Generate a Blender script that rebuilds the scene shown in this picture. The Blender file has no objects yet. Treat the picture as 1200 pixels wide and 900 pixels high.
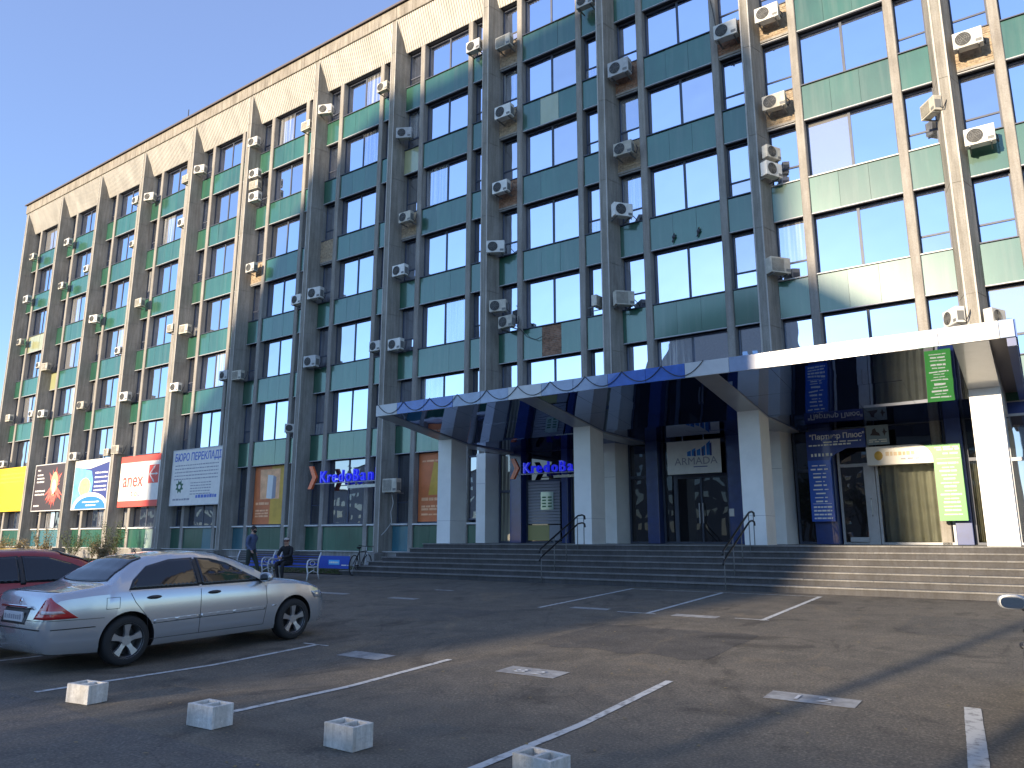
import bpy, bmesh, math, random
from mathutils import Vector, Matrix
from mathutils.bvhtree import BVHTree
random.seed(7)
S = bpy.context.scene
COL = S.collection

# ------------------------------------------------------------------ camera, sky, sun, exposure
CAM = Vector((0.9129, -25.6822, 1.65))
YAW, PITCH, ROLL, FPX = -0.610558, 0.203293, 0.0011, 882.23
cd = bpy.data.cameras.new('camera'); cam = bpy.data.objects.new('camera', cd); COL.objects.link(cam)
fw = Vector((math.sin(YAW)*math.cos(PITCH), math.cos(YAW)*math.cos(PITCH), math.sin(PITCH)))
rt = Vector((math.cos(YAW), -math.sin(YAW), 0)); up = rt.cross(fw)
c_, s_ = math.cos(ROLL), math.sin(ROLL)
rt, up = c_*rt + s_*up, -s_*rt + c_*up
m3 = Matrix((rt, up, -fw)).transposed()
cam.matrix_world = Matrix.Translation(CAM) @ m3.to_4x4()
cd.sensor_fit = 'HORIZONTAL'; cd.sensor_width = 36.0; cd.lens = 36.0*FPX/1200.0
cd.clip_start = 0.05; cd.clip_end = 3000
S.camera = cam
S.render.resolution_x, S.render.resolution_y = 1024, 768
TO_SUN = Vector((-0.24, -1.0, 0.199)).normalized()
w = bpy.data.worlds.new('World'); S.world = w; w.use_nodes = True
nt = w.node_tree; bg = nt.nodes['Background']
sky = nt.nodes.new('ShaderNodeTexSky'); sky.sky_type = 'NISHITA'; sky.sun_disc = False
sky.sun_elevation = math.asin(TO_SUN.z); sky.sun_rotation = math.atan2(TO_SUN.x, TO_SUN.y)
sky.air_density = 1.0; sky.dust_density = 0.12; sky.ozone_density = 4.0; sky.altitude = 150
haze = nt.nodes.new('ShaderNodeMix'); haze.data_type = 'RGBA'; haze.blend_type = 'ADD'; haze.inputs[0].default_value = 1.0
haze.inputs[7].default_value = (0.50, 0.48, 0.80, 1)      # thin even high haze over the clear sky
nt.links.new(sky.outputs[0], haze.inputs[6]); nt.links.new(haze.outputs[2], bg.inputs[0]); bg.inputs[1].default_value = 0.15
ld = bpy.data.lights.new('sun', 'SUN'); sun = bpy.data.objects.new('sun', ld); COL.objects.link(sun)
ld.energy = 4.5; ld.angle = math.radians(0.55); ld.color = (1.0, 0.83, 0.61)
sun.rotation_euler = (-TO_SUN).to_track_quat('-Z', 'Y').to_euler()
S.view_settings.view_transform = 'Standard'; S.view_settings.look = 'None'
S.view_settings.exposure = 1.10; S.view_settings.gamma = 1.0
S.render.engine = 'CYCLES'

# ------------------------------------------------------------------ materials
MATS = {}
def nodes(m):
    m.use_nodes = True
    return m.node_tree, m.node_tree.nodes['Principled BSDF']
def mat(name, col, rough=0.6, metal=0.0, var=0.0, scale=4.0, stretch=(1, 1, 1), bump=0.0, bscale=30.0,
        coat=0.0, spec=0.5, col2=None, emit=0.0, objrand=0.0):
    """base colour broken up by world-space noise"""
    m = bpy.data.materials.new(name); t, b = nodes(m); MATS[name] = m
    b.inputs['Base Color'].default_value = (*col, 1); b.inputs['Roughness'].default_value = rough
    b.inputs['Metallic'].default_value = metal; b.inputs['Coat Weight'].default_value = coat
    b.inputs['Specular IOR Level'].default_value = spec
    b.inputs['Coat Roughness'].default_value = 0.03
    g = t.nodes.new('ShaderNodeNewGeometry'); mp = t.nodes.new('ShaderNodeMapping')
    mp.inputs['Scale'].default_value = stretch; t.links.new(g.outputs['Position'], mp.inputs['Vector'])
    if var > 0 or col2:
        n = t.nodes.new('ShaderNodeTexNoise'); n.inputs['Scale'].default_value = scale
        n.inputs['Detail'].default_value = 7; n.inputs['Roughness'].default_value = 0.62
        t.links.new(mp.outputs[0], n.inputs['Vector'])
        r = t.nodes.new('ShaderNodeValToRGB'); t.links.new(n.outputs[0], r.inputs[0])
        r.color_ramp.elements[0].position = 0.33; r.color_ramp.elements[1].position = 0.68
        c2 = col2 if col2 else tuple(min(1, c*(1+var)) for c in col)
        c1 = col if col2 else tuple(c*(1-var) for c in col)
        r.color_ramp.elements[0].color = (*c1, 1); r.color_ramp.elements[1].color = (*c2, 1)
        out = r.outputs[0]
        if objrand > 0:
            oi = t.nodes.new('ShaderNodeObjectInfo'); hs = t.nodes.new('ShaderNodeHueSaturation')
            mr = t.nodes.new('ShaderNodeMapRange'); mr.inputs[3].default_value = 1-objrand; mr.inputs[4].default_value = 1+objrand
            t.links.new(oi.outputs['Random'], mr.inputs[0]); t.links.new(mr.outputs[0], hs.inputs['Value'])
            t.links.new(out, hs.inputs['Color']); out = hs.outputs[0]
        t.links.new(out, b.inputs['Base Color'])
    if bump > 0:
        n2 = t.nodes.new('ShaderNodeTexNoise'); n2.inputs['Scale'].default_value = bscale; n2.inputs['Detail'].default_value = 5
        t.links.new(g.outputs['Position'], n2.inputs['Vector'])
        bp = t.nodes.new('ShaderNodeBump'); bp.inputs['Strength'].default_value = bump; bp.inputs['Distance'].default_value = 0.01
        t.links.new(n2.outputs[0], bp.inputs['Height']); t.links.new(bp.outputs[0], b.inputs['Normal'])
    if emit > 0:
        b.inputs['Emission Color'].default_value = (*col, 1); b.inputs['Emission Strength'].default_value = emit
    return m

def concrete(name, base, dark, streak=0.55):
    m = bpy.data.materials.new(name); t, b = nodes(m); MATS[name] = m
    g = t.nodes.new('ShaderNodeNewGeometry')
    def noise(scale, stretch, det=8):
        mp = t.nodes.new('ShaderNodeMapping'); mp.inputs['Scale'].default_value = stretch
        t.links.new(g.outputs['Position'], mp.inputs['Vector'])
        n = t.nodes.new('ShaderNodeTexNoise'); n.inputs['Scale'].default_value = scale; n.inputs['Detail'].default_value = det
        n.inputs['Roughness'].default_value = 0.65
        t.links.new(mp.outputs[0], n.inputs['Vector']); return n.outputs[0]
    a = noise(1.6, (1, 1, 0.5)); s = noise(5.0, (1.6, 1.6, 0.10)); f = noise(26, (1, 1, 1), 4)
    def ramp(sock, p0, p1, c0, c1):
        r = t.nodes.new('ShaderNodeValToRGB'); t.links.new(sock, r.inputs[0])
        r.color_ramp.elements[0].position = p0; r.color_ramp.elements[1].position = p1
        r.color_ramp.elements[0].color = (*c0, 1); r.color_ramp.elements[1].color = (*c1, 1); return r.outputs[0]
    c1 = ramp(a, 0.3, 0.7, dark, base)
    c2 = ramp(s, 0.36, 0.6, (streak, streak*0.97, streak*0.93), (1, 1, 1))
    c3 = ramp(f, 0.3, 0.7, (0.82, 0.82, 0.82), (1.08, 1.08, 1.08))
    def mul(x, y):
        k = t.nodes.new('ShaderNodeMix'); k.data_type = 'RGBA'; k.blend_type = 'MULTIPLY'; k.inputs[0].default_value = 1
        t.links.new(x, k.inputs[6]); t.links.new(y, k.inputs[7]); return k.outputs[2]
    t.links.new(mul(mul(c1, c2), c3), b.inputs['Base Color'])
    b.inputs['Roughness'].default_value = 0.9; b.inputs['Specular IOR Level'].default_value = 0.2
    bp = t.nodes.new('ShaderNodeBump'); bp.inputs['Strength'].default_value = 0.5; bp.inputs['Distance'].default_value = 0.02
    t.links.new(f, bp.inputs['Height']); t.links.new(bp.outputs[0], b.inputs['Normal'])
    return m

def glazing(name, tint, refl, under, curtain=None, wave=0.006, rough=0.012, top=1.0):
    """coated window glass: mirror of the sky over a dark room (or a curtain)"""
    m = bpy.data.materials.new(name); t, b = nodes(m); MATS[name] = m
    b.inputs['Base Color'].default_value = (*under, 1); b.inputs['Roughness'].default_value = 0.9; b.inputs['Specular IOR Level'].default_value = 0.0
    g = t.nodes.new('ShaderNodeNewGeometry')
    if curtain:
        mp = t.nodes.new('ShaderNodeMapping'); mp.inputs['Scale'].default_value = (1, 1, 0.02)
        t.links.new(g.outputs['Position'], mp.inputs['Vector'])
        n = t.nodes.new('ShaderNodeTexNoise'); n.inputs['Scale'].default_value = 9; n.inputs['Detail'].default_value = 3
        t.links.new(mp.outputs[0], n.inputs['Vector'])
        r = t.nodes.new('ShaderNodeValToRGB'); r.color_ramp.elements[0].position = 0.42; r.color_ramp.elements[1].position = 0.6
        r.color_ramp.elements[0].color = (*[c*0.25 for c in curtain], 1); r.color_ramp.elements[1].color = (*curtain, 1)
        t.links.new(n.outputs[0], r.inputs[0]); t.links.new(r.outputs[0], b.inputs['Base Color'])
    gl = t.nodes.new('ShaderNodeBsdfGlossy'); gl.inputs['Roughness'].default_value = rough
    gl.inputs['Color'].default_value = (*tint, 1)
    n2 = t.nodes.new('ShaderNodeTexNoise'); n2.inputs['Scale'].default_value = 0.9; n2.inputs['Detail'].default_value = 1
    t.links.new(g.outputs['Position'], n2.inputs['Vector'])
    bp = t.nodes.new('ShaderNodeBump'); bp.inputs['Strength'].default_value = 1; bp.inputs['Distance'].default_value = wave
    t.links.new(n2.outputs[0], bp.inputs['Height']); t.links.new(bp.outputs[0], gl.inputs['Normal'])
    fr = t.nodes.new('ShaderNodeLayerWeight'); fr.inputs['Blend'].default_value = 0.35
    mr = t.nodes.new('ShaderNodeMapRange'); mr.inputs[3].default_value = refl; mr.inputs[4].default_value = top
    t.links.new(fr.outputs['Fresnel'], mr.inputs[0])
    mx = t.nodes.new('ShaderNodeMixShader'); t.links.new(mr.outputs[0], mx.inputs[0])
    t.links.new(b.outputs[0], mx.inputs[1]); t.links.new(gl.outputs[0], mx.inputs[2])
    t.links.new(mx.outputs[0], t.nodes['Material Output'].inputs['Surface'])
    return m

def enamel(name, c1, c2, refl, objrand=0.16):
    """green back-painted facade glass, faded and dusty"""
    m = mat(name, c1, 0.35, var=0.2, scale=0.8, stretch=(1, 1, 0.6), col2=c2, objrand=objrand)
    t = m.node_tree; b = t.nodes['Principled BSDF']
    src = b.inputs['Base Color'].links[0].from_socket
    g2 = t.nodes.new('ShaderNodeNewGeometry'); mp2 = t.nodes.new('ShaderNodeMapping'); mp2.inputs['Scale'].default_value = (3.2, 3.2, 0.22)
    t.links.new(g2.outputs['Position'], mp2.inputs['Vector']); n3 = t.nodes.new('ShaderNodeTexNoise'); n3.inputs['Scale'].default_value = 1.5; n3.inputs['Detail'].default_value = 8
    t.links.new(mp2.outputs[0], n3.inputs['Vector']); r3 = t.nodes.new('ShaderNodeMapRange'); r3.inputs[1].default_value = 0.48; r3.inputs[2].default_value = 0.78; r3.inputs[4].default_value = 0.25
    t.links.new(n3.outputs[0], r3.inputs[0]); k3 = t.nodes.new('ShaderNodeMix'); k3.data_type = 'RGBA'; t.links.new(r3.outputs[0], k3.inputs[0]); t.links.new(src, k3.inputs[6])
    k3.inputs[7].default_value = (0.16, 0.19, 0.15, 1); t.links.new(k3.outputs[2], b.inputs['Base Color'])
    gl = t.nodes.new('ShaderNodeBsdfGlossy'); gl.inputs['Roughness'].default_value = 0.10
    gl.inputs['Color'].default_value = (0.72, 0.90, 0.80, 1)
    fr = t.nodes.new('ShaderNodeLayerWeight'); fr.inputs['Blend'].default_value = 0.3
    mr = t.nodes.new('ShaderNodeMapRange'); mr.inputs[3].default_value = refl; mr.inputs[4].default_value = 0.8
    t.links.new(fr.outputs['Fresnel'], mr.inputs[0])
    mx = t.nodes.new('ShaderNodeMixShader'); t.links.new(mr.outputs[0], mx.inputs[0])
    t.links.new(b.outputs[0], mx.inputs[1]); t.links.new(gl.outputs[0], mx.inputs[2])
    t.links.new(mx.outputs[0], t.nodes['Material Output'].inputs['Surface'])
    return m

concrete('fin_concrete', (0.37, 0.345, 0.30), (0.25, 0.235, 0.205), 0.74)
concrete('mullion_concrete', (0.38, 0.355, 0.315), (0.27, 0.25, 0.225), 0.8)
concrete('cornice_concrete', (0.40, 0.36, 0.30), (0.26, 0.235, 0.20), 0.65)
concrete('plinth_concrete', (0.36, 0.35, 0.33), (0.24, 0.23, 0.21), 0.7)
concrete('step_stone', (0.26, 0.25, 0.235), (0.17, 0.165, 0.155), 0.85)
concrete('block_concrete', (0.84, 0.82, 0.77), (0.50, 0.46, 0.38), 0.72)
mat('cream_sheet', (0.45, 0.42, 0.365), 0.6, var=0.16, scale=1.2, stretch=(1, 1, 0.3))
mat('recess_shade', (0.03, 0.03, 0.035), 0.9)  # near-black that paints shade into window-head recesses, also on hidden backings
mat('frame_paint', (0.055, 0.065, 0.095), 0.5, var=0.15)
mat('frame_light', (0.42, 0.42, 0.42), 0.45, var=0.1)
mat('roof_metal', (0.12, 0.10, 0.10), 0.5, metal=0.3)
mat('sill_metal', (0.62, 0.61, 0.58), 0.5, var=0.1)
concrete('sunlit_arris', (0.60, 0.57, 0.52), (0.44, 0.42, 0.38), 0.8)  # paler than the fins: sunlight on their front edges put into the colour
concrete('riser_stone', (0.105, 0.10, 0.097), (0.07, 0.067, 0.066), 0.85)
mat('brick_a', (0.34, 0.255, 0.165), 0.9, var=0.4, scale=9, objrand=0.1, bump=0.4, bscale=60)
mat('brick_red', (0.26, 0.14, 0.085), 0.9, var=0.45, scale=9, bump=0.4, bscale=60)
mat('mortar', (0.36, 0.32, 0.26), 0.95, var=0.2, scale=12)
enamel('green_glass', (0.008, 0.068, 0.040), (0.016, 0.100, 0.060), 0.065)
enamel('pale_panel', (0.30, 0.30, 0.14), (0.36, 0.36, 0.20), 0.10)
enamel('white_green_panel', (0.30, 0.42, 0.34), (0.42, 0.50, 0.44), 0.10)
enamel('blue_green_panel', (0.02, 0.12, 0.16), (0.04, 0.16, 0.21), 0.12)
glazing('window_glass', (0.78, 0.84, 1.0), 0.88, (0.02, 0.025, 0.035))
glazing('window_glass_old', (0.84, 0.86, 0.94), 0.72, (0.03, 0.032, 0.035), wave=0.012)
glazing('window_glass_blind', (0.78, 0.84, 1.0), 0.55, (0.30, 0.29, 0.27))
glazing('window_glass_curtain', (0.74, 0.82, 1.0), 0.66, (0.02, 0.025, 0.035), curtain=(0.75, 0.73, 0.68))
glazing('low_glass', (0.75, 0.80, 0.9), 0.40, (0.02, 0.022, 0.03), top=0.8)
glazing('door_glass', (0.6, 0.62, 0.7), 0.08, (0.012, 0.012, 0.014), top=0.35)
glazing('curtain_glass', (0.8, 0.8, 0.85), 0.10, (0.3, 0.3, 0.2), curtain=(0.42, 0.40, 0.28))
mat('white_cladding', (0.78, 0.77, 0.72), 0.32, var=0.06, scale=1.5, coat=0.2)
mat('white_fascia', (0.50, 0.50, 0.49), 0.3, var=0.05, coat=0.3)
mat('grey_soffit', (0.40, 0.42, 0.44), 0.28, var=0.06, coat=0.3)
mat('blue_fascia', (0.035, 0.11, 0.40), 0.22, var=0.15, coat=0.6)
mat('greyblue_fascia', (0.22, 0.28, 0.40), 0.22, var=0.12, coat=0.6)
mat('blue_cladding', (0.02, 0.042, 0.16), 0.3, var=0.15, coat=0.3)
glazing('ceiling_gloss', (0.60, 0.68, 0.92), 0.36, (0.006, 0.012, 0.045), wave=0.004, rough=0.02)
mat('black_metal', (0.015, 0.015, 0.017), 0.35, metal=0.2)
mat('steel', (0.42, 0.42, 0.43), 0.35, metal=0.8)
mat('ac_white', (0.62, 0.60, 0.54), 0.5, var=0.12, scale=5, objrand=0.22)
mat('ac_beige', (0.50, 0.46, 0.37), 0.6, var=0.2, scale=5, objrand=0.2)
mat('ac_grey', (0.46, 0.46, 0.44), 0.55, var=0.15, scale=6, objrand=0.2)
mat('ac_dark', (0.03, 0.03, 0.032), 0.6)
mat('ac_grille', (0.16, 0.16, 0.15), 0.6)
mat('rust', (0.16, 0.09, 0.05), 0.8, var=0.3, scale=14)
mat('cable', (0.03, 0.03, 0.03), 0.6)
mat('pale_pipe', (0.5, 0.5, 0.47), 0.6)
mat('paint_white', (0.12, 0.113, 0.104), 0.8, col2=(0.50, 0.50, 0.47), scale=11, bump=0.3, bscale=80)
rp_ = [n for n in MATS['paint_white'].node_tree.nodes if n.type == 'VALTORGB'][0]
rp_.color_ramp.elements[0].position = 0.28; rp_.color_ramp.elements[1].position = 0.50
mat('paint_faded', (0.20, 0.195, 0.185), 0.8, col2=(0.36, 0.36, 0.34), scale=7, bump=0.3, bscale=80)
mat('paint_digit', (0.55, 0.55, 0.53), 0.7)
mat('kredo_blue', (0.015, 0.02, 0.75), 0.25, coat=0.4, emit=0.25)
mat('kredo_orange', (0.85, 0.14, 0.03), 0.35, coat=0.3)
mat('letter_white', (0.78, 0.76, 0.62), 0.5)
mat('ban_yellow', (0.80, 0.52, 0.008), 0.5, var=0.06)
mat('ban_black', (0.045, 0.03, 0.03), 0.45)
mat('ban_white', (0.74, 0.72, 0.66), 0.55, var=0.05)
mat('ban_red', (0.70, 0.08, 0.055), 0.5)
mat('ban_blue', (0.02, 0.18, 0.55), 0.5)
mat('ban_navy', (0.03, 0.045, 0.20), 0.5)
mat('ban_sky', (0.15, 0.45, 0.75), 0.5, var=0.3, scale=2)
mat('ban_tan', (0.62, 0.48, 0.30), 0.6, var=0.2, scale=3)
mat('ban_coral', (0.78, 0.14, 0.10), 0.5, var=0.3, scale=5)
mat('ban_peach', (0.90, 0.45, 0.22), 0.5, var=0.2, scale=3)
mat('ban_orange', (0.62, 0.17, 0.05), 0.5, var=0.12, scale=2)
mat('ban_amber', (0.62, 0.36, 0.04), 0.5, var=0.12, scale=2)
mat('ban_text_grey', (0.30, 0.30, 0.33), 0.6)
mat('ban_text_blue', (0.10, 0.17, 0.50), 0.6)
mat('ban_green_dark', (0.03, 0.12, 0.06), 0.6)
mat('sign_blue', (0.015, 0.085, 0.42), 0.35, coat=0.2)
mat('sign_navy', (0.012, 0.035, 0.20), 0.35, coat=0.2)
mat('sign_green', (0.055, 0.31, 0.045), 0.4, coat=0.2)
mat('sign_cream', (0.75, 0.70, 0.60), 0.45)
mat('sign_grey', (0.20, 0.26, 0.27), 0.45)
mat('grille_grey', (0.26, 0.26, 0.28), 0.5)
mat('dim_yellow', (0.36, 0.32, 0.12), 0.6)
mat('car_silver', (0.52, 0.53, 0.54), 0.22, metal=0.65, coat=0.8)
mat('car_red', (0.28, 0.018, 0.016), 0.28, metal=0.3, coat=0.8)
mat('car_grey', (0.32, 0.33, 0.34), 0.3, metal=0.5, coat=0.8)
mat('car_glass', (0.012, 0.014, 0.016), 0.03, spec=0.7)
mat('car_trim', (0.02, 0.02, 0.022), 0.45)
mat('car_seam', (0.015, 0.015, 0.016), 0.8)
mat('tail_red', (0.42, 0.012, 0.014), 0.15, coat=1.0)
mat('tail_clear', (0.55, 0.42, 0.40), 0.15, coat=1.0)
mat('head_clear', (0.5, 0.5, 0.52), 0.1, metal=0.5, coat=1.0)
mat('tyre', (0.018, 0.018, 0.018), 0.85)
mat('alloy', (0.42, 0.42, 0.43), 0.3, metal=0.8)
mat('chrome', (0.8, 0.8, 0.8), 0.08, metal=1.0)
mat('mirror_glass', (0.75, 0.8, 0.8), 0.02, metal=1.0)
mat('plate_white', (0.62, 0.62, 0.62), 0.4)
mat('skin', (0.45, 0.26, 0.18), 0.5)
mat('hair_dark', (0.03, 0.022, 0.018), 0.7)
mat('hair_red', (0.12, 0.03, 0.02), 0.7)
mat('cap_light', (0.45, 0.40, 0.36), 0.7)
mat('jacket_blue', (0.07, 0.095, 0.17), 0.8, var=0.2, scale=10)
mat('trousers_green', (0.025, 0.035, 0.03), 0.85)
mat('cloth_black', (0.012, 0.012, 0.014), 0.85)
mat('shoe_black', (0.01, 0.01, 0.01), 0.5)
mat('bench_white', (0.62, 0.62, 0.62), 0.5, var=0.1)
mat('bench_slat', (0.05, 0.045, 0.05), 0.6)
mat('banner_blue', (0.01, 0.06, 0.40), 0.5)
mat('banner_cyan', (0.08, 0.45, 0.80), 0.5)
mat('bark', (0.11, 0.08, 0.055), 0.9, var=0.3, scale=10)
mat('leaf', (0.07, 0.10, 0.03), 0.6, var=0.5, scale=2.0, objrand=0.15)
mat('leaf_dry', (0.20, 0.15, 0.06), 0.7, var=0.5, scale=3)
mat('grass_green', (0.06, 0.09, 0.02), 0.8, var=0.5, scale=3)
mat('soil', (0.10, 0.075, 0.05), 0.95, var=0.4, scale=4)
mat('tower_wall', (0.26, 0.25, 0.24), 0.8, var=0.15)
mat('bird_grey', (0.05, 0.05, 0.06), 0.7)

def asphalt(name, base, patch):
    m = bpy.data.materials.new(name); t, b = nodes(m); MATS[name] = m
    g = t.nodes.new('ShaderNodeNewGeometry')
    def noise(scale, det=6, st=(1, 1, 1), dist=0.0):
        mp = t.nodes.new('ShaderNodeMapping'); mp.inputs['Scale'].default_value = st
        t.links.new(g.outputs['Position'], mp.inputs['Vector'])
        n = t.nodes.new('ShaderNodeTexNoise'); n.inputs['Scale'].default_value = scale; n.inputs['Detail'].default_value = det
        n.inputs['Roughness'].default_value = 0.65; n.inputs['Distortion'].default_value = dist
        t.links.new(mp.outputs[0], n.inputs['Vector']); return n.outputs[0]
    def ramp(sock, els):
        r = t.nodes.new('ShaderNodeValToRGB'); t.links.new(sock, r.inputs[0])
        r.color_ramp.elements[0].position = els[0][0]; r.color_ramp.elements[1].position = els[-1][0]
        r.color_ramp.elements[0].color = (*els[0][1], 1); r.color_ramp.elements[1].color = (*els[-1][1], 1)
        for p, c in els[1:-1]:
            e = r.color_ramp.elements.new(p); e.color = (*c, 1)
        return r.outputs[0]
    big = ramp(noise(0.35, 8, (1, 1.4, 1), 0.6), [(0.30, base), (0.52, patch), (0.72, tuple(c*0.85 for c in base))])
    mid = ramp(noise(2.2, 8), [(0.3, (0.80, 0.80, 0.80)), (0.7, (1.15, 1.13, 1.10))])
    stain = ramp(noise(0.9, 4, (1, 0.6, 1), 1.2), [(0.34, (0.66, 0.66, 0.67)), (0.44, (1, 1, 1)), (0.58, (1, 1, 1)), (0.68, (1.25, 1.18, 1.08))])
    fine = ramp(noise(40, 4), [(0.32, (0.62, 0.62, 0.62)), (0.55, (1.05, 1.05, 1.05)), (0.72, (1.9, 1.85, 1.75))])
    # sparse pale grit and fallen leaves
    vo = t.nodes.new('ShaderNodeTexVoronoi'); vo.inputs['Scale'].default_value = 5.5
    t.links.new(g.outputs['Position'], vo.inputs['Vector'])
    grit = ramp(vo.outputs['Distance'], [(0.030, (2.6, 2.3, 1.9)), (0.045, (1, 1, 1))])
    # cracks
    vc = t.nodes.new('ShaderNodeTexVoronoi'); vc.feature = 'DISTANCE_TO_EDGE'; vc.inputs['Scale'].default_value = 0.33
    wv = t.nodes.new('ShaderNodeMix'); wv.data_type = 'VECTOR'; wv.inputs[0].default_value = 0.12
    nn = t.nodes.new('ShaderNodeTexNoise'); nn.inputs['Scale'].default_value = 1.6; nn.inputs['Detail'].default_value = 6
    t.links.new(g.outputs['Position'], nn.inputs['Vector']); t.links.new(g.outputs['Position'], wv.inputs[4]); t.links.new(nn.outputs['Color'], wv.inputs[5])
    t.links.new(wv.outputs[1], vc.inputs['Vector'])
    crack = ramp(vc.outputs['Distance'], [(0.001, (0.80, 0.80, 0.80)), (0.004, (1, 1, 1))])
    def mul(x, y):
        k = t.nodes.new('ShaderNodeMix'); k.data_type = 'RGBA'; k.blend_type = 'MULTIPLY'; k.inputs[0].default_value = 1
        t.links.new(x, k.inputs[6]); t.links.new(y, k.inputs[7]); return k.outputs[2]
    c = mul(mul(mul(mul(mul(big, mid), fine), grit), crack), stain)
    t.links.new(c, b.inputs['Base Color']); b.inputs['Roughness'].default_value = 0.82; b.inputs['Specular IOR Level'].default_value = 0.25
    bp = t.nodes.new('ShaderNodeBump'); bp.inputs['Strength'].default_value = 0.6; bp.inputs['Distance'].default_value = 0.006
    t.links.new(fine, bp.inputs['Height']); t.links.new(bp.outputs[0], b.inputs['Normal'])
    return m
asphalt('asphalt', (0.112, 0.101, 0.084), (0.148, 0.130, 0.103))
asphalt('asphalt_lane', (0.108, 0.100, 0.090), (0.126, 0.116, 0.102))

# ------------------------------------------------------------------ object helpers
def put(name, me, parent=None, loc=None):
    o = bpy.data.objects.new(name, me); COL.objects.link(o)
    if parent is not None: o.parent = parent
    if loc is not None: o.location = loc
    return o
def mk(name, bm, m, parent=None, smooth=False, loc=None):
    me = bpy.data.meshes.new(name); bm.to_mesh(me); bm.free()
    for x in (m if isinstance(m, (list, tuple)) else [m]): me.materials.append(MATS[x])
    if smooth:
        for p in me.polygons: p.use_smooth = True
    return put(name, me, parent, loc)
def thing(name, label, cat, loc=(0, 0, 0), rz=0, group=None):
    o = bpy.data.objects.new(name, None); COL.objects.link(o)
    o.location = loc; o.rotation_euler = (0, 0, rz); o.empty_display_size = 0.2
    return tag(o, label, cat, group)
def tag(o, label, cat, group=None):
    o['label'] = label; o['category'] = cat
    if group: o['group'] = group
    return o
def structure(o):
    o['kind'] = 'structure'; return o
def stuff_part(*a): return stuff(mk(*a))
def stuff(o):
    o['kind'] = 'stuff'; return o
def copy_tree(o, parent=None):
    c = o.copy(); COL.objects.link(c)
    if parent is not None: c.parent = parent
    for ch in list(o.children): copy_tree(ch, c)
    return c
def box(bm, x0, x1, y0, y1, z0, z1, mi=0):
    v = [bm.verts.new(p) for p in ((x0,y0,z0),(x1,y0,z0),(x1,y1,z0),(x0,y1,z0),(x0,y0,z1),(x1,y0,z1),(x1,y1,z1),(x0,y1,z1))]
    for f in ((0,3,2,1),(4,5,6,7),(0,1,5,4),(1,2,6,5),(2,3,7,6),(3,0,4,7)):
        bm.faces.new([v[i] for i in f]).material_index = mi
    return v
def BM(*boxes):
    bm = bmesh.new()
    for b in boxes: box(bm, *b)
    return bm
def bevel(bm, w=0.01, seg=1):
    bmesh.ops.bevel(bm, geom=bm.edges[:], offset=w, segments=seg, affect='EDGES', profile=0.5); return bm
def prism(bm, pts, a0, a1, axis='Y', mi=0):
    """extrude a 2D polygon; axis Y: pts=(x,z); axis Z: pts=(x,y); axis X: pts=(y,z)"""
    def P(p, a):
        return (p[0], a, p[1]) if axis == 'Y' else ((p[0], p[1], a) if axis == 'Z' else (a, p[0], p[1]))
    A = [bm.verts.new(P(p, a0)) for p in pts]; B = [bm.verts.new(P(p, a1)) for p in pts]
    fs = [bm.faces.new(A), bm.faces.new(B[::-1])]
    n = len(pts)
    for i in range(n): fs.append(bm.faces.new([A[i], B[i], B[(i+1) % n], A[(i+1) % n]]))
    for f in fs: f.material_index = mi
    bmesh.ops.recalc_face_normals(bm, faces=fs)
    return fs
def tube(bm, pts, r, n=8, mi=0, cap=True):
    rings = []
    pts = [Vector(p) for p in pts]
    for i, p in enumerate(pts):
        d = (pts[min(i+1, len(pts)-1)] - pts[max(i-1, 0)]).normalized()
        a = d.orthogonal().normalized() if not rings else (last - d*last.dot(d)).normalized()
        last = a; b = d.cross(a)
        rr = r[i] if isinstance(r, (list, tuple)) else r
        rings.append([bm.verts.new(p + a*rr*math.cos(2*math.pi*k/n) + b*rr*math.sin(2*math.pi*k/n)) for k in range(n)])
    for i in range(len(rings)-1):
        for k in range(n):
            bm.faces.new([rings[i][k], rings[i][(k+1) % n], rings[i+1][(k+1) % n], rings[i+1][k]]).material_index = mi
    if cap:
        bm.faces.new(rings[0][::-1]).material_index = mi; bm.faces.new(rings[-1]).material_index = mi
def disc(bm, c, r, n, d, h, mi=0):
    """short cylinder, centre c, axis vector d, length h"""
    c = Vector(c); d = Vector(d).normalized()
    tube(bm, [c, c+d*h], r, n, mi)

def ground_z(y):
    return 0.0 if y < -19.3 else min(0.438, 0.0365*(y+19.3))

def text(name, body, size, m, x, z, y, parent=None, ext=0.01, sx=1.0, align='LEFT', bold=0.0, rot=None):
    cu = bpy.data.curves.new('t', 'FONT'); cu.body = body; cu.size = size; cu.extrude = ext; cu.align_x = align
    cu.offset = bold; cu.resolution_u = 3
    o = bpy.data.objects.new('t', cu); COL.objects.link(o)
    dg = bpy.context.evaluated_depsgraph_get(); dg.update()
    me = bpy.data.meshes.new_from_object(o.evaluated_get(dg))
    bpy.data.objects.remove(o); bpy.data.curves.remove(cu)
    me.name = name; me.materials.clear(); me.materials.append(MATS[m])
    R = Matrix.Rotation(math.pi/2, 4, 'X') if rot is None else rot
    me.transform(Matrix.Translation((x, y, z)) @ R @ Matrix.Diagonal((sx, 1, 1, 1)))
    return put(name, me, parent)

def words(bm, x0, x1, z, h, y, rnd, th=0.004, word=(0.10, 0.30), gap=0.05, centre=False):
    """one illegible line of print as small raised word bars"""
    if centre:
        wd = (x1-x0)*rnd.uniform(0.45, 0.9); m = (x0+x1)/2; x0, x1 = m-wd/2, m+wd/2
    x = x0
    while x < x1-0.02:
        e = min(x1, x+rnd.uniform(*word)); box(bm, x, e, y-th, y, z, z+h*rnd.uniform(0.8, 1)); x = e+gap

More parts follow.
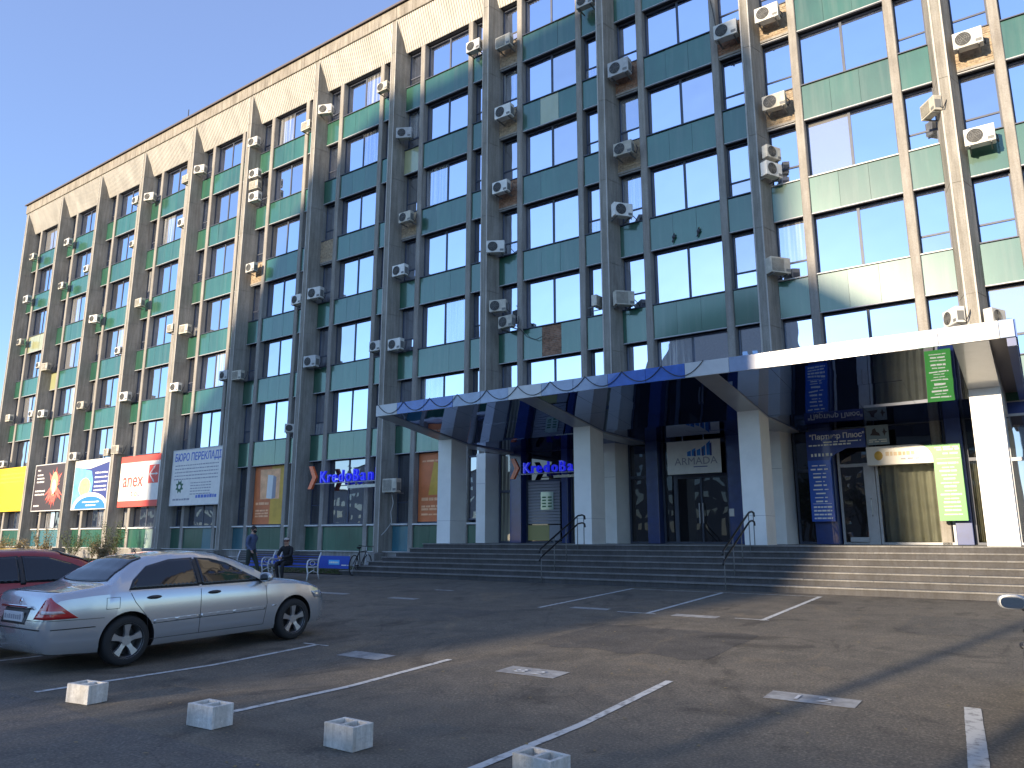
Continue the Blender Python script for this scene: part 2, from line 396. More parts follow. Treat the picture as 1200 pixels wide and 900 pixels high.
# ------------------------------------------------------------------ ground and paint
def sheet(name, x0, x1, ys, dz, m):
    bm = bmesh.new(); prev = None
    for y in ys:
        cur = (bm.verts.new((x0, y, ground_z(y)+dz)), bm.verts.new((x1, y, ground_z(y)+dz)))
        if prev: bm.faces.new([prev[0], prev[1], cur[1], cur[0]])
        prev = cur
    return mk(name, bm, m)
structure(sheet('ground', -700, 700, (-900, -19.3, -7.3, 700), 0.0, 'asphalt'))
# driveway lane in the foreground with a wandering edge
bm = bmesh.new(); rnd = random.Random(3); xs = [x*0.8 for x in range(-60, 30)]
prev = None
for x in xs:
    ye = -21.75 + 0.06*math.sin(x*1.3) + 0.05*rnd.uniform(-1, 1)
    a = bm.verts.new((x, -32, 0.004)); b = bm.verts.new((x, ye, 0.004))
    if prev: bm.faces.new([prev[0], a, b, prev[1]])
    prev = (a, b)
structure(mk('driveway', bm, 'asphalt_lane'))
def paint(name, pts, m='paint_white', dz=0.006):
    bm = bmesh.new()
    n = 24 if len(pts) == 4 else 1
    # quad strip along the long side so that it follows the slope, edges slightly ragged
    (ax, ay), (bx, by), (cx, cy), (dx, dy) = pts
    prev = None; r = random.Random(int(ax*100+ay*10))
    for i in range(n+1):
        t = i/n; j = 0.0025
        p = (ax+(dx-ax)*t+r.uniform(-j, j), ay+(dy-ay)*t+r.uniform(-j, j)); q = (bx+(cx-bx)*t+r.uniform(-j, j), by+(cy-by)*t+r.uniform(-j, j))
        cur = (bm.verts.new((p[0], p[1], ground_z(p[1])+dz)), bm.verts.new((q[0], q[1], ground_z(q[1])+dz)))
        if prev: bm.faces.new([prev[0], prev[1], cur[1], cur[0]])
        prev = cur
    return structure(mk(name, bm, m))
def line(x, y0, y1, wd=0.09, x2=None):
    x2 = x if x2 is None else x2
    paint('parking_line', [(x-wd/2, y0), (x+wd/2, y0), (x2+wd/2, y1), (x2-wd/2, y1)])
def hline(x0, x1, y, wd=0.08):
    paint('parking_line', [(x0, y-wd/2), (x0, y+wd/2), (x1, y+wd/2), (x1, y-wd/2)])
line(-11.12, -21.4, -17.4); line(-8.38, -21.5, -17.5, x2=-8.44); line(-5.78, -21.3, -17.45, x2=-5.86)
line(-2.73, -21.3, -17.25, x2=-2.80); line(0.34, -19.3, -16.95, 0.14, x2=0.13)
hline(-8.75, -8.2, -17.5, 0.05)
line(-7.90, -12.1, -7.72); line(-5.53, -12.0, -7.85); line(-3.35, -12.0, -7.84)
hline(-7.85, -3.3, -7.80, 0.05); hline(-6.15, -5.35, -12.0, 0.06); hline(-3.85, -3.25, -11.93, 0.05)
def number_plate(x0, x1, y0, y1, digits=None):
    o = paint('painted_number_plate', [(x0, y0), (x0, y1), (x1, y1), (x1, y0)], 'paint_faded')
    if digits:
        z = ground_z((y0+y1)/2)+0.012
        t = text('painted_digit', digits, 0.26, 'paint_digit', 0, 0, 0, ext=0.0, sx=1.3, align='CENTER', rot=Matrix.Identity(4))
        t.location = ((x0+x1)/2, y0+0.07, z); t.rotation_euler = (0.0365, 0, 0); structure(t)
number_plate(-7.49, -6.70, -17.98, -17.60)
number_plate(-4.86, -4.02, -17.80, -17.40, '8 2')
number_plate(-1.67, -0.80, -17.52, -17.16, '1 2')
number_plate(-5.0, -4.15, -12.12, -11.82); number_plate(-7.3, -6.45, -11.9, -11.66)
number_plate(-12.25, -11.4, -12.1, -11.85); number_plate(-15.3, -13.9, -11.95, -11.7)
number_plate(-12.5, -11.9, -10.1, -9.95)

asphalt('asphalt_old', (0.095, 0.088, 0.078), (0.125, 0.113, 0.094)); asphalt('asphalt_new', (0.080, 0.075, 0.068), (0.098, 0.090, 0.079))
def repair(x0, x1, y0, y1, m, seed):
    r = random.Random(seed); bm = bmesh.new(); n = 20; prev = None
    for i in range(n+1):
        x = x0+(x1-x0)*i/n; e = 0.10*math.sin(i*0.9+seed)
        ya, yb = y0+r.uniform(-.05, .05)+e, y1+r.uniform(-.05, .05)-e*0.6
        k = 6; cur = [bm.verts.new((x+r.uniform(-.02, .02), ya+(yb-ya)*q/k, ground_z(ya+(yb-ya)*q/k)+0.003)) for q in range(k+1)]
        if prev:
            for q in range(k): bm.faces.new([prev[q], cur[q], cur[q+1], prev[q+1]])
        prev = cur
    bmesh.ops.recalc_face_normals(bm, faces=bm.faces[:])
    structure(mk('asphalt_patch', bm, m))
repair(-5.6, -2.9, -15.9, -13.6, 'asphalt_new', 1); repair(-1.2, 1.4, -12.4, -10.2, 'asphalt_old', 2); repair(-10.6, -8.2, -14.6, -13.0, 'asphalt_old', 3)
# fallen leaves and grit on the asphalt
lr = random.Random(77); bm = bmesh.new()
for i in range(900):
    x = lr.gauss(-4, 6); y = lr.uniform(-23.5, -7.6)
    if lr.random() < 0.35: y = -7.45-abs(lr.gauss(0, 0.25)); x = lr.uniform(-17, 6)
    s_ = lr.uniform(0.010, 0.030); a = lr.uniform(0, 6.28); z = ground_z(y)+0.010
    v = [bm.verts.new((x+s_*math.cos(a+q*1.57)*(1 if q % 2 else 0.55), y+s_*math.sin(a+q*1.57)*(1 if q % 2 else 0.55), z+lr.uniform(0, 0.006))) for q in range(4)]
    bm.faces.new(v)
bmesh.ops.recalc_face_normals(bm, faces=bm.faces[:])
tag(stuff(mk('leaf_litter', bm, 'leaf_dry')), 'small dry leaves and grit scattered over the asphalt', 'leaves')

# ------------------------------------------------------------------ office building
H = 3.54
def Sk(k): return 6.88 + H*(k-1)          # top of spandrel row k (k = 1..6)
SPH = 1.33                                # spandrel height
FIN_TOP = 28.33; ROOF = 29.25
LEFT = -66.34
NB = 12                                   # bays counted from the right: bay b lies between X = -6(b+1) and X = -6b
B = thing('office_building', 'seven storey office block with concrete fins, green glass panels and many air conditioners', 'building', (0, 0, 0))
mk('wall', BM((LEFT, 12.2, 0.62, 16, 0.30, 28.2), ), 'plinth_concrete', B)
mk('roof', BM((LEFT-0.1, 12.3, -0.10, 16.1, 28.2, 28.5), ), 'roof_metal', B)
# cornice in lengths of one bay with open joints
for b in range(-2, 11):
    x1 = -6*b+0.0; x0 = x1-6
    if b == 10: x0 = LEFT-0.12
    bm = BM((x0+0.006, x1-0.006, -0.70, 0.3, FIN_TOP, 29.08)); bevel(bm, 0.02); mk('cornice', bm, 'cornice_concrete', B)
mk('roof_edge', BM((LEFT-0.2, 12.3, -0.80, -0.55, 29.085, 29.13), (LEFT-0.2, 12.3, -0.84, -0.795, 29.04, 29.15)), 'roof_metal', B)
mk('gutter_trim', BM((LEFT-0.2, -20, -0.72, -0.60, 29.132, 29.20)), 'sill_metal', B)

def boxmesh(name, m, *bx):
    bm = BM(*bx); me = bpy.data.meshes.new(name); bm.to_mesh(me); bm.free(); me.materials.append(MATS[m]); return me
# fins: trapezoid in plan, stacked in storey-high lengths
def fin_mesh(ztop=FIN_TOP, zbot=1.05):
    bm = bmesh.new()
    zs = [zbot]; z = 5.2
    while z < ztop-0.6: zs.append(z); z += 3.54
    zs.append(ztop)
    sec = [(-0.50, 0.60), (-0.50, 0.02), (-0.33, -0.62), (0.02, -0.62), (0.20, 0.02), (0.20, 0.60)]
    sec2 = [(-0.485, 0.59), (-0.485, 0.03), (-0.32, -0.605), (0.008, -0.605), (0.188, 0.03), (0.188, 0.59)]
    for i in range(len(zs)-1):
        prism(bm, sec, zs[i]+(0.010 if i else 0), zs[i+1]-0.010, 'Z')
        if i: prism(bm, sec2, zs[i]-0.009, zs[i]+0.009, 'Z')
    # front edges get pale raised strips that paint the sunlit line there
    me = bpy.data.meshes.new('fin'); bm.to_mesh(me); bm.free(); me.materials.append(MATS['fin_concrete']); return me
fm = fin_mesh()
am = boxmesh('sunlit_arris', 'sunlit_arris', (-0.325, -0.275, -0.640, -0.621, 1.07, FIN_TOP-0.01), (-0.03, 0.015, -0.640, -0.621, 1.07, FIN_TOP-0.01))
for n in range(-2, 12):
    f = put('fin', fm, B, (-6*n, 0, 0)); stuff(put('sunlit_edge_strip', am, f))
pm = None
for n in range(3, 12):
    o = mk('fin_base', bevel(BM((-6*n-0.62, -6*n+0.30, -1.15, 0.3, 0.30, 1.04)), 0.02), 'plinth_concrete', B)
ML0, ML1, MR0, MR1 = 1.21, 1.495, 4.325, 4.61
mb = bmesh.new(); prism(mb, [(0, 0.58), (0, 0.0), (0.02, -0.03), (0.265, -0.03), (0.285, 0.0), (0.285, 0.58)], 1.1, 26.62, 'Z')
mm = bpy.data.meshes.new('mullion'); mb.to_mesh(mm); mb.free(); mm.materials.append(MATS['mullion_concrete'])
for b in range(-2, 11):
    for xo in (ML0, MR0): put('mullion', mm, B, (-6*(b+1)+xo, 0, 0))

# spandrels, head shadows, windows
WW = MR0-ML1                                  # wide opening 2.83
wide_panel = {}
def panel_mesh(w_, h_, m):
    k = (round(w_, 3), round(h_, 3), m)
    if k not in wide_panel:
        wide_panel[k] = boxmesh('panel', m, (0.004, w_-0.004, 0, 0.012, 0.004, h_-0.004))
    return wide_panel[k]
def opening_w(b):
    X = -6*(b+1)
    return (X+0.205, X+ML0), (X+ML1, X+MR0), (X+MR1, X+6-0.505)
pane_cache = {}
def pane_mesh(w_, h_, m):
    k = (round(w_, 3), round(h_, 3), m)
    if k not in pane_cache:
        bm = bmesh.new()
        vs = [bm.verts.new(p) for p in ((-w_/2, 0, -h_/2), (w_/2, 0, -h_/2), (w_/2, 0, h_/2), (-w_/2, 0, h_/2))]
        bm.faces.new(vs); 
        r = bmesh.ops.extrude_face_region(bm, geom=bm.faces[:]); 
        bmesh.ops.translate(bm, verts=[v for v in r['geom'] if isinstance(v, bmesh.types.BMVert)], vec=(0, 0.006, 0))
        bmesh.ops.recalc_face_normals(bm, faces=bm.faces[:])
        me = bpy.data.meshes.new('pane'); bm.to_mesh(me); bm.free(); me.materials.append(MATS[m]); pane_cache[k] = me
    return pane_cache[k]
wr = random.Random(11)
def add_pane(name, frame, cx, cz, y, w_, h_, m, tilt=1.0):
    o = put(name, pane_mesh(w_, h_, m), frame, (cx, y, cz))
    o.rotation_euler = (wr.gauss(0, 0.0035)*tilt, 0, wr.gauss(0, 0.0045)*tilt)
    return o
frame_cache = {}
GY = 0.33
def frame_mesh(kind, w_, h_):
    k = (kind, round(w_, 3), round(h_, 3))
    if k in frame_cache: return frame_cache[k]
    t = 0.05; bs = [(0, w_, -0.03, 0.05, 0, t), (0, w_, -0.03, 0.05, h_-t, h_), (0, t, -0.029, 0.05, t, h_-t), (w_-t, w_, -0.029, 0.05, t, h_-t)]
    if kind == 'wide': bs.append((w_/2-0.045, w_/2+0.045, -0.028, 0.05, t, h_-t))
    if kind == 'narrow': bs.append((t, w_-t, -0.028, 0.05, h_*0.30-0.03, h_*0.30+0.03))
    me = boxmesh('frame', 'frame_paint', *bs); frame_cache[k] = me; return me
def window(b, slot, z0, z1, kind, glass, tilt=1.0, curtain_odds=0.0, cglass='window_glass_curtain'):
    (x0, x1) = slot; w_ = x1-x0; h_ = z1-z0
    f = put('window' if kind == 'wide' else 'narrow_window', frame_mesh(kind, w_, h_), B, (x0, GY, z0))
    pn = lambda: cglass if wr.random() < curtain_odds else (glass if glass != 'window_glass' or wr.random() < 0.80 else ('window_glass_old' if wr.random() < 0.75 else 'window_glass_blind'))
    if kind == 'wide':
        for cx in (w_*0.25+0.008, w_*0.75-0.008): add_pane('pane', f, cx, h_/2, 0.0, w_/2-0.09, h_-0.10, pn(), tilt)
    else:
        add_pane('casement_glass', f, w_/2, h_*0.65, 0.0, w_-0.10, h_*0.70-0.08, pn(), tilt)
        add_pane('vent_glass', f, w_/2, h_*0.15+0.01, 0.0, w_-0.10, h_*0.30-0.08, pn(), tilt*3)
    return f
# brick infill with real bricks in a panel opening
def brickwork(x0, x1, z0, z1, y, m='brick_a'):
    bm = bmesh.new(); r = random.Random(int(x0*10+z0*7)); row = 0; z = z0
    while z < z1-0.03:
        x = x0 - (0.125 if row % 2 else 0)
        while x < x1:
            a, c = max(x, x0), min(x+0.24, x1)
            if c-a > 0.04:
                d = r.uniform(-0.012, 0.012); box(bm, a, c, y+d, y+0.08, z, min(z+0.065, z1))
            x += 0.25
        z += 0.077; row += 1
    o = mk('brickwork', bm, m, B); stuff(o)
    mk('mortar_bed', BM((x0, x1, y+0.012, y+0.09, z0, z1)), 'mortar', B)
BRICK = {(2, 0, 6), (2, 0, 5), (2, 0, 4), (1, 0, 5), (1, 0, 4), (0, 0, 5), (0, 0, 4), (1, 2, 5), (-1, 0, 5), (-1, 0, 4), (4, 0, 4), (5, 0, 4), (3, 0, 4)}
PALE = {(3, 0, 4), (10, 1, 4), (9, 0, 3), (3, 0, 5)}
BRICK -= {(3, 0, 5)}
panelcount = 0
for b in range(-2, 11):
    s0, s1, s2 = opening_w(b)
    for k in range(1, 7):
        zt = Sk(k); zb = zt-SPH
        # window above the panel row
        zhead = Sk(k+1)-SPH if k < 6 else 26.62
        far = b >= 6
        window(b, s1, zt+0.04, zhead-0.02, 'wide', 'window_glass', curtain_odds=0.10 if b < 3 else 0.12)
        window(b, s0, zt+0.04, zhead-0.02, 'narrow', 'window_glass', curtain_odds=0.06)
        window(b, s2, zt+0.04, zhead-0.02, 'narrow', 'window_glass', curtain_odds=0.06)
        # lintel and slab edge behind each panel, near-black to paint window-head shade
        mk('lintel', BM((s0[0], s0[1], 0.10, 0.61, zb+0.02, zt-0.01), (s1[0], s1[1], 0.10, 0.61, zb+0.02, zt-0.01), (s2[0], s2[1], 0.10, 0.61, zb+0.02, zt-0.01)), 'recess_shade', B)
        for si, s in enumerate((s0, s1, s2)):
            y = 0.055
            if (b, si, k) in BRICK:
                brickwork(s[0], s[1], zb+0.10, zt-0.02, 0.02, 'brick_red' if (b, k) in ((2, 4), (1, 5)) else 'brick_a')
                mk('sill', BM((s[0], s[1], -0.02, 0.10, zb+0.02, zb+0.098)), 'mullion_concrete', B); continue
            n = 3 if si == 1 else 1
            ww_ = (s[1]-s[0])/n
            for i in range(n):
                m_ = 'green_glass'
                if (b, si, k) in PALE: m_ = 'pale_panel'
                if (b, k, i) == (2, 5, 1): m_ = 'pale_panel'
                if (b, k, i) == (9, 1, 2) and si == 1: m_ = 'pale_panel'
                if (b, k, i, si) == (2, 2, 1, 1):
                    brickwork(s[0]+ww_, s[0]+2*ww_, zb+0.02, zt-0.02, 0.06, 'brick_red'); continue
                o = put('spandrel_panel' if si == 1 else 'narrow_spandrel_panel', panel_mesh(ww_, SPH-0.03, m_), B, (s[0]+i*ww_, y, zb+0.015))
                o.rotation_euler = (wr.gauss(0, 0.003), 0, wr.gauss(0, 0.004))
        mk('window_sill', BM(*[(s[0]+0.002, s[1]-0.002, 0.0, 0.305, zt+0.0, zt+0.035) for s in (s0, s1, s2)]), 'frame_paint' if not (b == 0 and k in (1, 2, 3)) else 'sill_metal', B)
        mk('panel_trim', BM(*[(s[0]+0.002, s[1]-0.002, 0.03, 0.10, zb-0.02, zb+0.012) for s in (s0, s1, s2)]), 'frame_light', B)

# ribbed cream cladding sloping up from the window heads to the cornice
for b in range(-2, 11):
    x0 = -6*(b+1)+0.0; x1 = x0+5.66
    bm = bmesh.new(); zt, zb = FIN_TOP-0.01, 26.64; yt, yb = -0.60, 0.02
    n = 38; xs = []
    wd = (x1-x0-0.0)/n
    def pt(x, t, off):
        # off: outward along the slope normal
        ny, nz = -(zt-zb), -(yb-yt); L = math.hypot(ny, nz)
        return (x, yb+(yt-yb)*t+off*ny/L, zb+(zt-zb)*t+off*nz/L)
    prof = []
    for i in range(n):
        xa = x0+i*wd
        prof += [(xa, 0.0), (xa+wd*0.12, 0.035), (xa+wd*0.66, 0.035), (xa+wd*0.78, 0.0)]
    prof.append((x1, 0.0))
    lo = [bm.verts.new(pt(x, 0, o)) for x, o in prof]; hi = [bm.verts.new(pt(x, 1, o)) for x, o in prof]
    bl = [bm.verts.new(pt(x, 0, -0.05)) for x, o in prof]
    for i in range(len(prof)-1):
        bm.faces.new([lo[i], lo[i+1], hi[i+1], hi[i]]); bm.faces.new([bl[i], bl[i+1], lo[i+1], lo[i]])
    bmesh.ops.recalc_face_normals(bm, faces=bm.faces[:])
    mk('ribbed_cladding', bm, 'cream_sheet', B)
    mk('cladding_backing', BM((x0+0.02, x1, 0.10, 0.61, 26.63, 28.2)), 'recess_shade', B)

# ground floor of the long wing (left of the porch) : apron panels, tall windows, plinth
for b in range(3, 11):
    s0, s1, s2 = opening_w(b)
    z0, z1 = 2.37, Sk(1)-SPH-0.02
    for si, s in enumerate((s0, s1, s2)):
        kind = 'wide' if si == 1 else 'narrow'
        if si == 1 and b in (5, 3): pass
        window(b, s, z0, z1, kind, 'low_glass', curtain_odds=0.25 if b > 5 else 0.05, cglass='window_glass_curtain', tilt=1)
        n = 3 if si == 1 else 1; ww_ = (s[1]-s[0])/n
        for i in range(n):
            m_ = 'green_glass'
            if (b, si) in ((6, 0),): m_ = 'green_glass'
            if (b, si, i) in ((6, 1, 2),): m_ = 'blue_green_panel'
            if (b, si) == (5, 0) or (b, si) == (3, 0): m_ = 'blue_green_panel'
            if (b, si, i) in ((7, 1, 2),): m_ = 'white_green_panel'
            if (b, si) in ((9, 1), (9, 0)): m_ = 'blue_green_panel'
            put('apron_panel' if si == 1 else 'narrow_apron_panel', panel_mesh(ww_, 1.14, m_), B, (s[0]+i*ww_, 0.055, 1.10))
    mk('window_sill', BM(*[(s[0]+0.002, s[1]-0.002, -0.06, 0.305, 2.27, 2.345) for s in (s0, s1, s2)]), 'sill_metal', B)
mk('plinth', BM((LEFT, -18.7, -0.34, 0.61, 0.30, 1.07)), 'plinth_concrete', B)
mk('plinth_ledge', BM((LEFT, -18.7, -0.42, 0.04, 1.071, 1.098)), 'sill_metal', B)

# ------------------------------------------------------------------ recessed entrance front under the porch
EY = 0.10
mk('entrance_head', BM((-17.75, 8, 0.05, 0.61, 5.2, 5.54)), 'blue_cladding', B)
def glass_bay(x0, x1, z0, z1, m, name='shop_window', transom=None, fm_='frame_paint', y=EY, split=None):
    bs = [(x0, x1, y-0.05, y+0.06, z0, z0+0.07), (x0, x1, y-0.05, y+0.06, z1-0.07, z1), (x0, x0+0.07, y-0.049, y+0.06, z0+0.07, z1-0.07), (x1-0.07, x1, y-0.049, y+0.06, z0+0.07, z1-0.07)]
    zs = [z0+0.07, z1-0.07]
    if transom: bs.append((x0+0.07, x1-0.07, y-0.045, y+0.06, transom-0.05, transom+0.05)); zs = [z0+0.07, transom, z1-0.07]
    xs_ = [x0+0.07, x1-0.07]
    if split: bs.append((split-0.03, split+0.03, y-0.044, y+0.06, z0+0.07, z1-0.07)); xs_ = [x0+0.07, split, x1-0.07]
    f = mk(name, BM(*bs), fm_, B)
    for i in range(len(zs)-1):
        for j in range(len(xs_)-1):
            a, c = xs_[j], xs_[j+1]; d, e = zs[i], zs[i+1]
            add_pane('pane', f, (a+c)/2, (d+e)/2, y+0.01, c-a, e-d, m, 0.3)
    return f
PZ = 1.5
glass_bay(-19.6+0.1, -18.55, 2.45, 5.2, 'low_glass')
glass_bay(-17.75, -16.98, PZ, 5.2, 'curtain_glass', transom=3.6)
mk('blue_pilaster', bevel(BM((-16.95, -16.40, -0.30, 0.2, PZ, 5.6)), 0.01), 'blue_cladding', B)
f = glass_bay(-16.38, -14.62, PZ, 5.2, 'door_glass', name='roller_shutter', transom=3.95)
bm = bmesh.new(); z = 2.25
while z < 3.85:
    box(bm, -16.25, -14.75, 0.0, 0.06, z, z+0.105); z += 0.12
stuff(mk('shutter_slat', bm, 'grille_grey', f))
mk('lower_panel', BM((-16.25, -15.25, -0.01, 0.05, PZ+0.1, 2.2), ), 'dim_yellow', f)
mk('lower_panel', BM((-15.24, -14.75, -0.01, 0.05, PZ+0.1, 2.2), ), 'grille_grey', f)
mk('blue_pilaster', bevel(BM((-14.58, -14.30, -0.15, 0.2, PZ, 5.4)), 0.01), 'blue_cladding', B)
glass_bay(-14.28, -12.55, PZ, 5.2, 'curtain_glass', transom=2.6, split=-13.4)
glass_bay(-11.75, -10.90, PZ, 5.2, 'door_glass', transom=3.9, name='side_door')
mk('blue_pilaster', bevel(BM((-10.88, -10.42, -0.30, 0.2, PZ, 5.6)), 0.01), 'blue_cladding', B)
glass_bay(-10.40, -9.9, PZ, 5.2, 'door_glass')
d = glass_bay(-9.9, -7.95, PZ, 3.85, 'door_glass', name='double_door', split=-8.95)
mk('door_handle', BM((-9.03, -9.00, -0.05, 0.0, 2.2, 2.9), (-8.90, -8.87, -0.05, 0.0, 2.2, 2.9)), 'steel', d)
glass_bay(-9.9, -7.95, 3.85, 5.2, 'door_glass', name='transom_window')
mk('blue_pilaster', bevel(BM((-7.86, -7.40, -0.30, 0.2, PZ, 5.6)), 0.01), 'blue_cladding', B)
glass_bay(-7.38, -6.55, PZ, 5.2, 'door_glass')
glass_bay(-5.72, -4.72, PZ, 5.2, 'door_glass', transom=3.85)
mk('blue_pilaster', bevel(BM((-5.10, -4.42, -0.35, 0.2, PZ, 5.6)), 0.01), 'blue_cladding', B)
d = glass_bay(-4.38, -3.42, PZ, 5.2, 'door_glass', name='shop_door', transom=3.95, fm_='frame_light')
mk('door_panel', BM((-4.16, -3.60, -0.03, 0.03, PZ+0.08, PZ+0.22)), 'frame_light', d)
mk('door_jamb', BM((-3.62, -3.30, -0.03, 0.16, PZ, 4.0)), 'frame_light', d)
bm = bmesh.new(); tube(bm, [(-3.46, -0.06, 2.35), (-3.46, -0.12, 2.40), (-3.46, -0.12, 2.85), (-3.46, -0.06, 2.9)], 0.018, 6)
mk('door_handle', bm, 'steel', d)
# shop window with hanging curtain, seen through the open frame
def curtain(x0, x1, z0, z1, y, parent, seed=1):
    bm = bmesh.new(); r = random.Random(seed); n = 60; lo = []; hi = []
    ph = 0
    for i in range(n+1):
        x = x0+(x1-x0)*i/n; ph += r.uniform(0.45, 1.05); o = 0.045*math.sin(ph)
        lo.append(bm.verts.new((x, y+o*1.3, z0))); hi.append(bm.verts.new((x, y+o*0.8, z1)))
    for i in range(n): bm.faces.new([lo[i], lo[i+1], hi[i+1], hi[i]])
    bmesh.ops.solidify(bm, geom=bm.faces[:], thickness=0.006)
    return mk('curtain', bm, 'curtain_cloth', parent, True)
mat('curtain_cloth', (0.74, 0.70, 0.56), 0.85, var=0.12, scale=2)
mat('pane_clear', (1, 1, 1), 0.0)
t, b_ = nodes(MATS['pane_clear'])
gl = t.nodes.new('ShaderNodeBsdfGlossy'); gl.inputs['Roughness'].default_value = 0.01
tr = t.nodes.new('ShaderNodeBsdfTransparent'); tr.inputs['Color'].default_value = (0.9, 0.92, 0.9, 1)
mx = t.nodes.new('ShaderNodeMixShader'); fr = t.nodes.new('ShaderNodeFresnel'); fr.inputs[0].default_value = 1.5
t.links.new(fr.outputs[0], mx.inputs[0]); t.links.new(tr.outputs[0], mx.inputs[1]); t.links.new(gl.outputs[0], mx.inputs[2])
t.links.new(mx.outputs[0], t.nodes['Material Output'].inputs['Surface'])
f = glass_bay(-3.28, -1.28, PZ, 4.05, 'pane_clear', name='shop_window', fm_='frame_light', y=0.02)
curtain(-3.18, -1.38, PZ+0.08, 3.98, 0.28, f, 2)
mk('backing', BM((-3.28, -1.28, 0.42, 0.55, PZ, 5.2)), 'recess_shade', f)
glass_bay(-3.28, -1.28, 4.05, 5.2, 'door_glass', name='transom_window')
mk('blue_pilaster', bevel(BM((-1.26, -0.84, -0.30, 0.2, PZ, 5.6)), 0.01), 'blue_cladding', B)
f = glass_bay(-0.82, -0.40, PZ, 5.2, 'pane_clear', transom=3.95, y=0.02)
curtain(-0.80, -0.42, PZ+0.08, 3.9, 0.28, f, 5)
mk('backing', BM((-0.82, -0.40, 0.42, 0.55, PZ, 5.2)), 'recess_shade', f)
glass_bay(0.22, 3.0, PZ, 5.2, 'low_glass', transom=3.9, split=1.2, fm_='frame_light')
glass_bay(3.05, 5.5, PZ, 5.2, 'low_glass', transom=3.9, split=4.2, fm_='frame_light')
# white cladding round the feet of the fins inside the porch
for n in (0, 1, 2, 3):
    X = -6*n
    bm = bmesh.new(); zt = 5.16
    prism(bm, [(-0.53, 0.05), (-0.53, -0.02), (-0.38, -0.70), (0.09, -0.70), (0.25, -0.02), (0.25, 0.05)], PZ, zt, 'Z')
    bmesh.ops.translate(bm, verts=bm.verts[:], vec=(X, 0, 0))
    mk('fin_cladding', bm, 'white_cladding', B)
    mk('cladding_joint', BM((X-0.37, X+0.08, -0.703, -0.700, 3.9, 3.91)), 'grille_grey', B)

# ------------------------------------------------------------------ entrance porch canopy
P = thing('entrance_canopy', 'flat entrance canopy with blue and white fascia over four white columns', 'canopy', (0, 0, PZ))
P.location = (0, 0, 0)
CY0, CY1 = -7.55, -0.02
CX0, CX1 = -17.42, 0.82
ZB, ZT = 5.74, 6.10
mk('deck', BM((CX0+0.05, CX1-0.05, CY0+0.05, CY1, 5.80, 6.02)), 'roof_metal', P)
# glossy soffit: slopes down from the fascia to the column line, then runs back almost level
COLX = (-17.38, -11.56, -6.08, -0.31)
SOF = [(CY0+0.03, 5.735), (-3.40, 5.19), (-0.05, 5.15)]
def sofz(y):
    for (a, za), (c, zc) in zip(SOF, SOF[1:]):
        if y <= c: return za+(zc-za)*(y-a)/(c-a)
    return SOF[-1][1]
spans = [(COLX[i]+0.62, COLX[i+1]-0.002) for i in range(3)]
ycuts = [CY0+0.03, -5.45, -3.40, -1.7, -0.05]
for a, c in spans:
    nx = 4
    for i in range(nx):
        for y0, y1 in zip(ycuts, ycuts[1:]):
            x0 = a+(c-a)*i/nx+0.004; x1 = a+(c-a)*(i+1)/nx-0.004; g_ = 0.004
            bm = bmesh.new(); prism(bm, [(y0+g_, sofz(y0+g_)), (y1-g_, sofz(y1-g_)), (y1-g_, sofz(y1-g_)+0.03), (y0+g_, sofz(y0+g_)+0.03)], x0, x1, 'X')
            cx_, cy_, cz_ = (x0+x1)/2, (y0+y1)/2, sofz((y0+y1)/2)
            bmesh.ops.translate(bm, verts=bm.verts[:], vec=(-cx_, -cy_, -cz_))
            o = mk('ceiling_panel', bm, 'ceiling_gloss', P, loc=(cx_, cy_, cz_)); o.rotation_euler = (wr.gauss(0, 0.002), wr.gauss(0, 0.002), 0)
# beam strips a little below the soffit, and columns
for i, x in enumerate(COLX):
    w_ = 0.62 if i < 3 else 0.66
    bm = bmesh.new(); prism(bm, [(-0.05, 5.10), (-0.05, 5.79), (CY0+0.02, 5.79), (CY0+0.02, 5.725), (-3.40, 5.14)], x, x+w_, 'X')
    mk('beam', bm, 'grey_soffit', P)
    bm = BM((x, x+w_, -4.32, -3.42, PZ, 2.30)); prism(bm, [(-4.32, 2.308), (-4.32, 5.275), (-3.42, 5.14), (-3.42, 2.308)], x, x+w_, 'X')
    stuff(mk('column', bm, 'white_cladding', P))
    mk('column_joint', BM((x+0.004, x+w_-0.004, -4.316, -3.424, 2.30, 2.308)), 'grille_grey', P)
mk('beam', BM((CX1-0.16, CX1, CY0+0.02, -0.05, 5.55, 5.79)), 'blue_cladding', P)
# fascia panels; in the right bay sun glare is painted in as paler colours
FX = [(-17.42, -16.45, 'white_fascia'), (-16.45, -15.25, 'blue_fascia'), (-15.25, -14.05, 'blue_fascia'), (-14.05, -12.95, 'greyblue_fascia'), (-12.95, -11.90, 'greyblue_fascia'),
      (-11.90, -10.72, 'white_fascia'), (-10.72, -9.65, 'greyblue_fascia'), (-9.65, -8.55, 'greyblue_fascia'), (-8.55, -7.42, 'blue_fascia'), (-7.42, -6.31, 'blue_fascia'),
      (-6.31, -5.15, 'white_fascia'), (-5.15, -4.10, 'greyblue_fascia'), (-4.10, -2.88, 'white_fascia'), (-2.88, -1.74, 'greyblue_fascia'), (-1.74, -0.56, 'greyblue_fascia'),
      (-0.56, 0.55, 'white_fascia'), (0.55, 0.82, 'greyblue_fascia')]
for a, c, m_ in FX:
    o = mk('fascia_panel', bevel(BM((a+0.004-(a+c)/2, c-0.004-(a+c)/2, -0.03, 0.03, -0.19, 0.19)), 0.004), m_, P, loc=((a+c)/2, CY0, 5.92))
    o.rotation_euler = (wr.gauss(0, 0.004), 0, wr.gauss(0, 0.006))
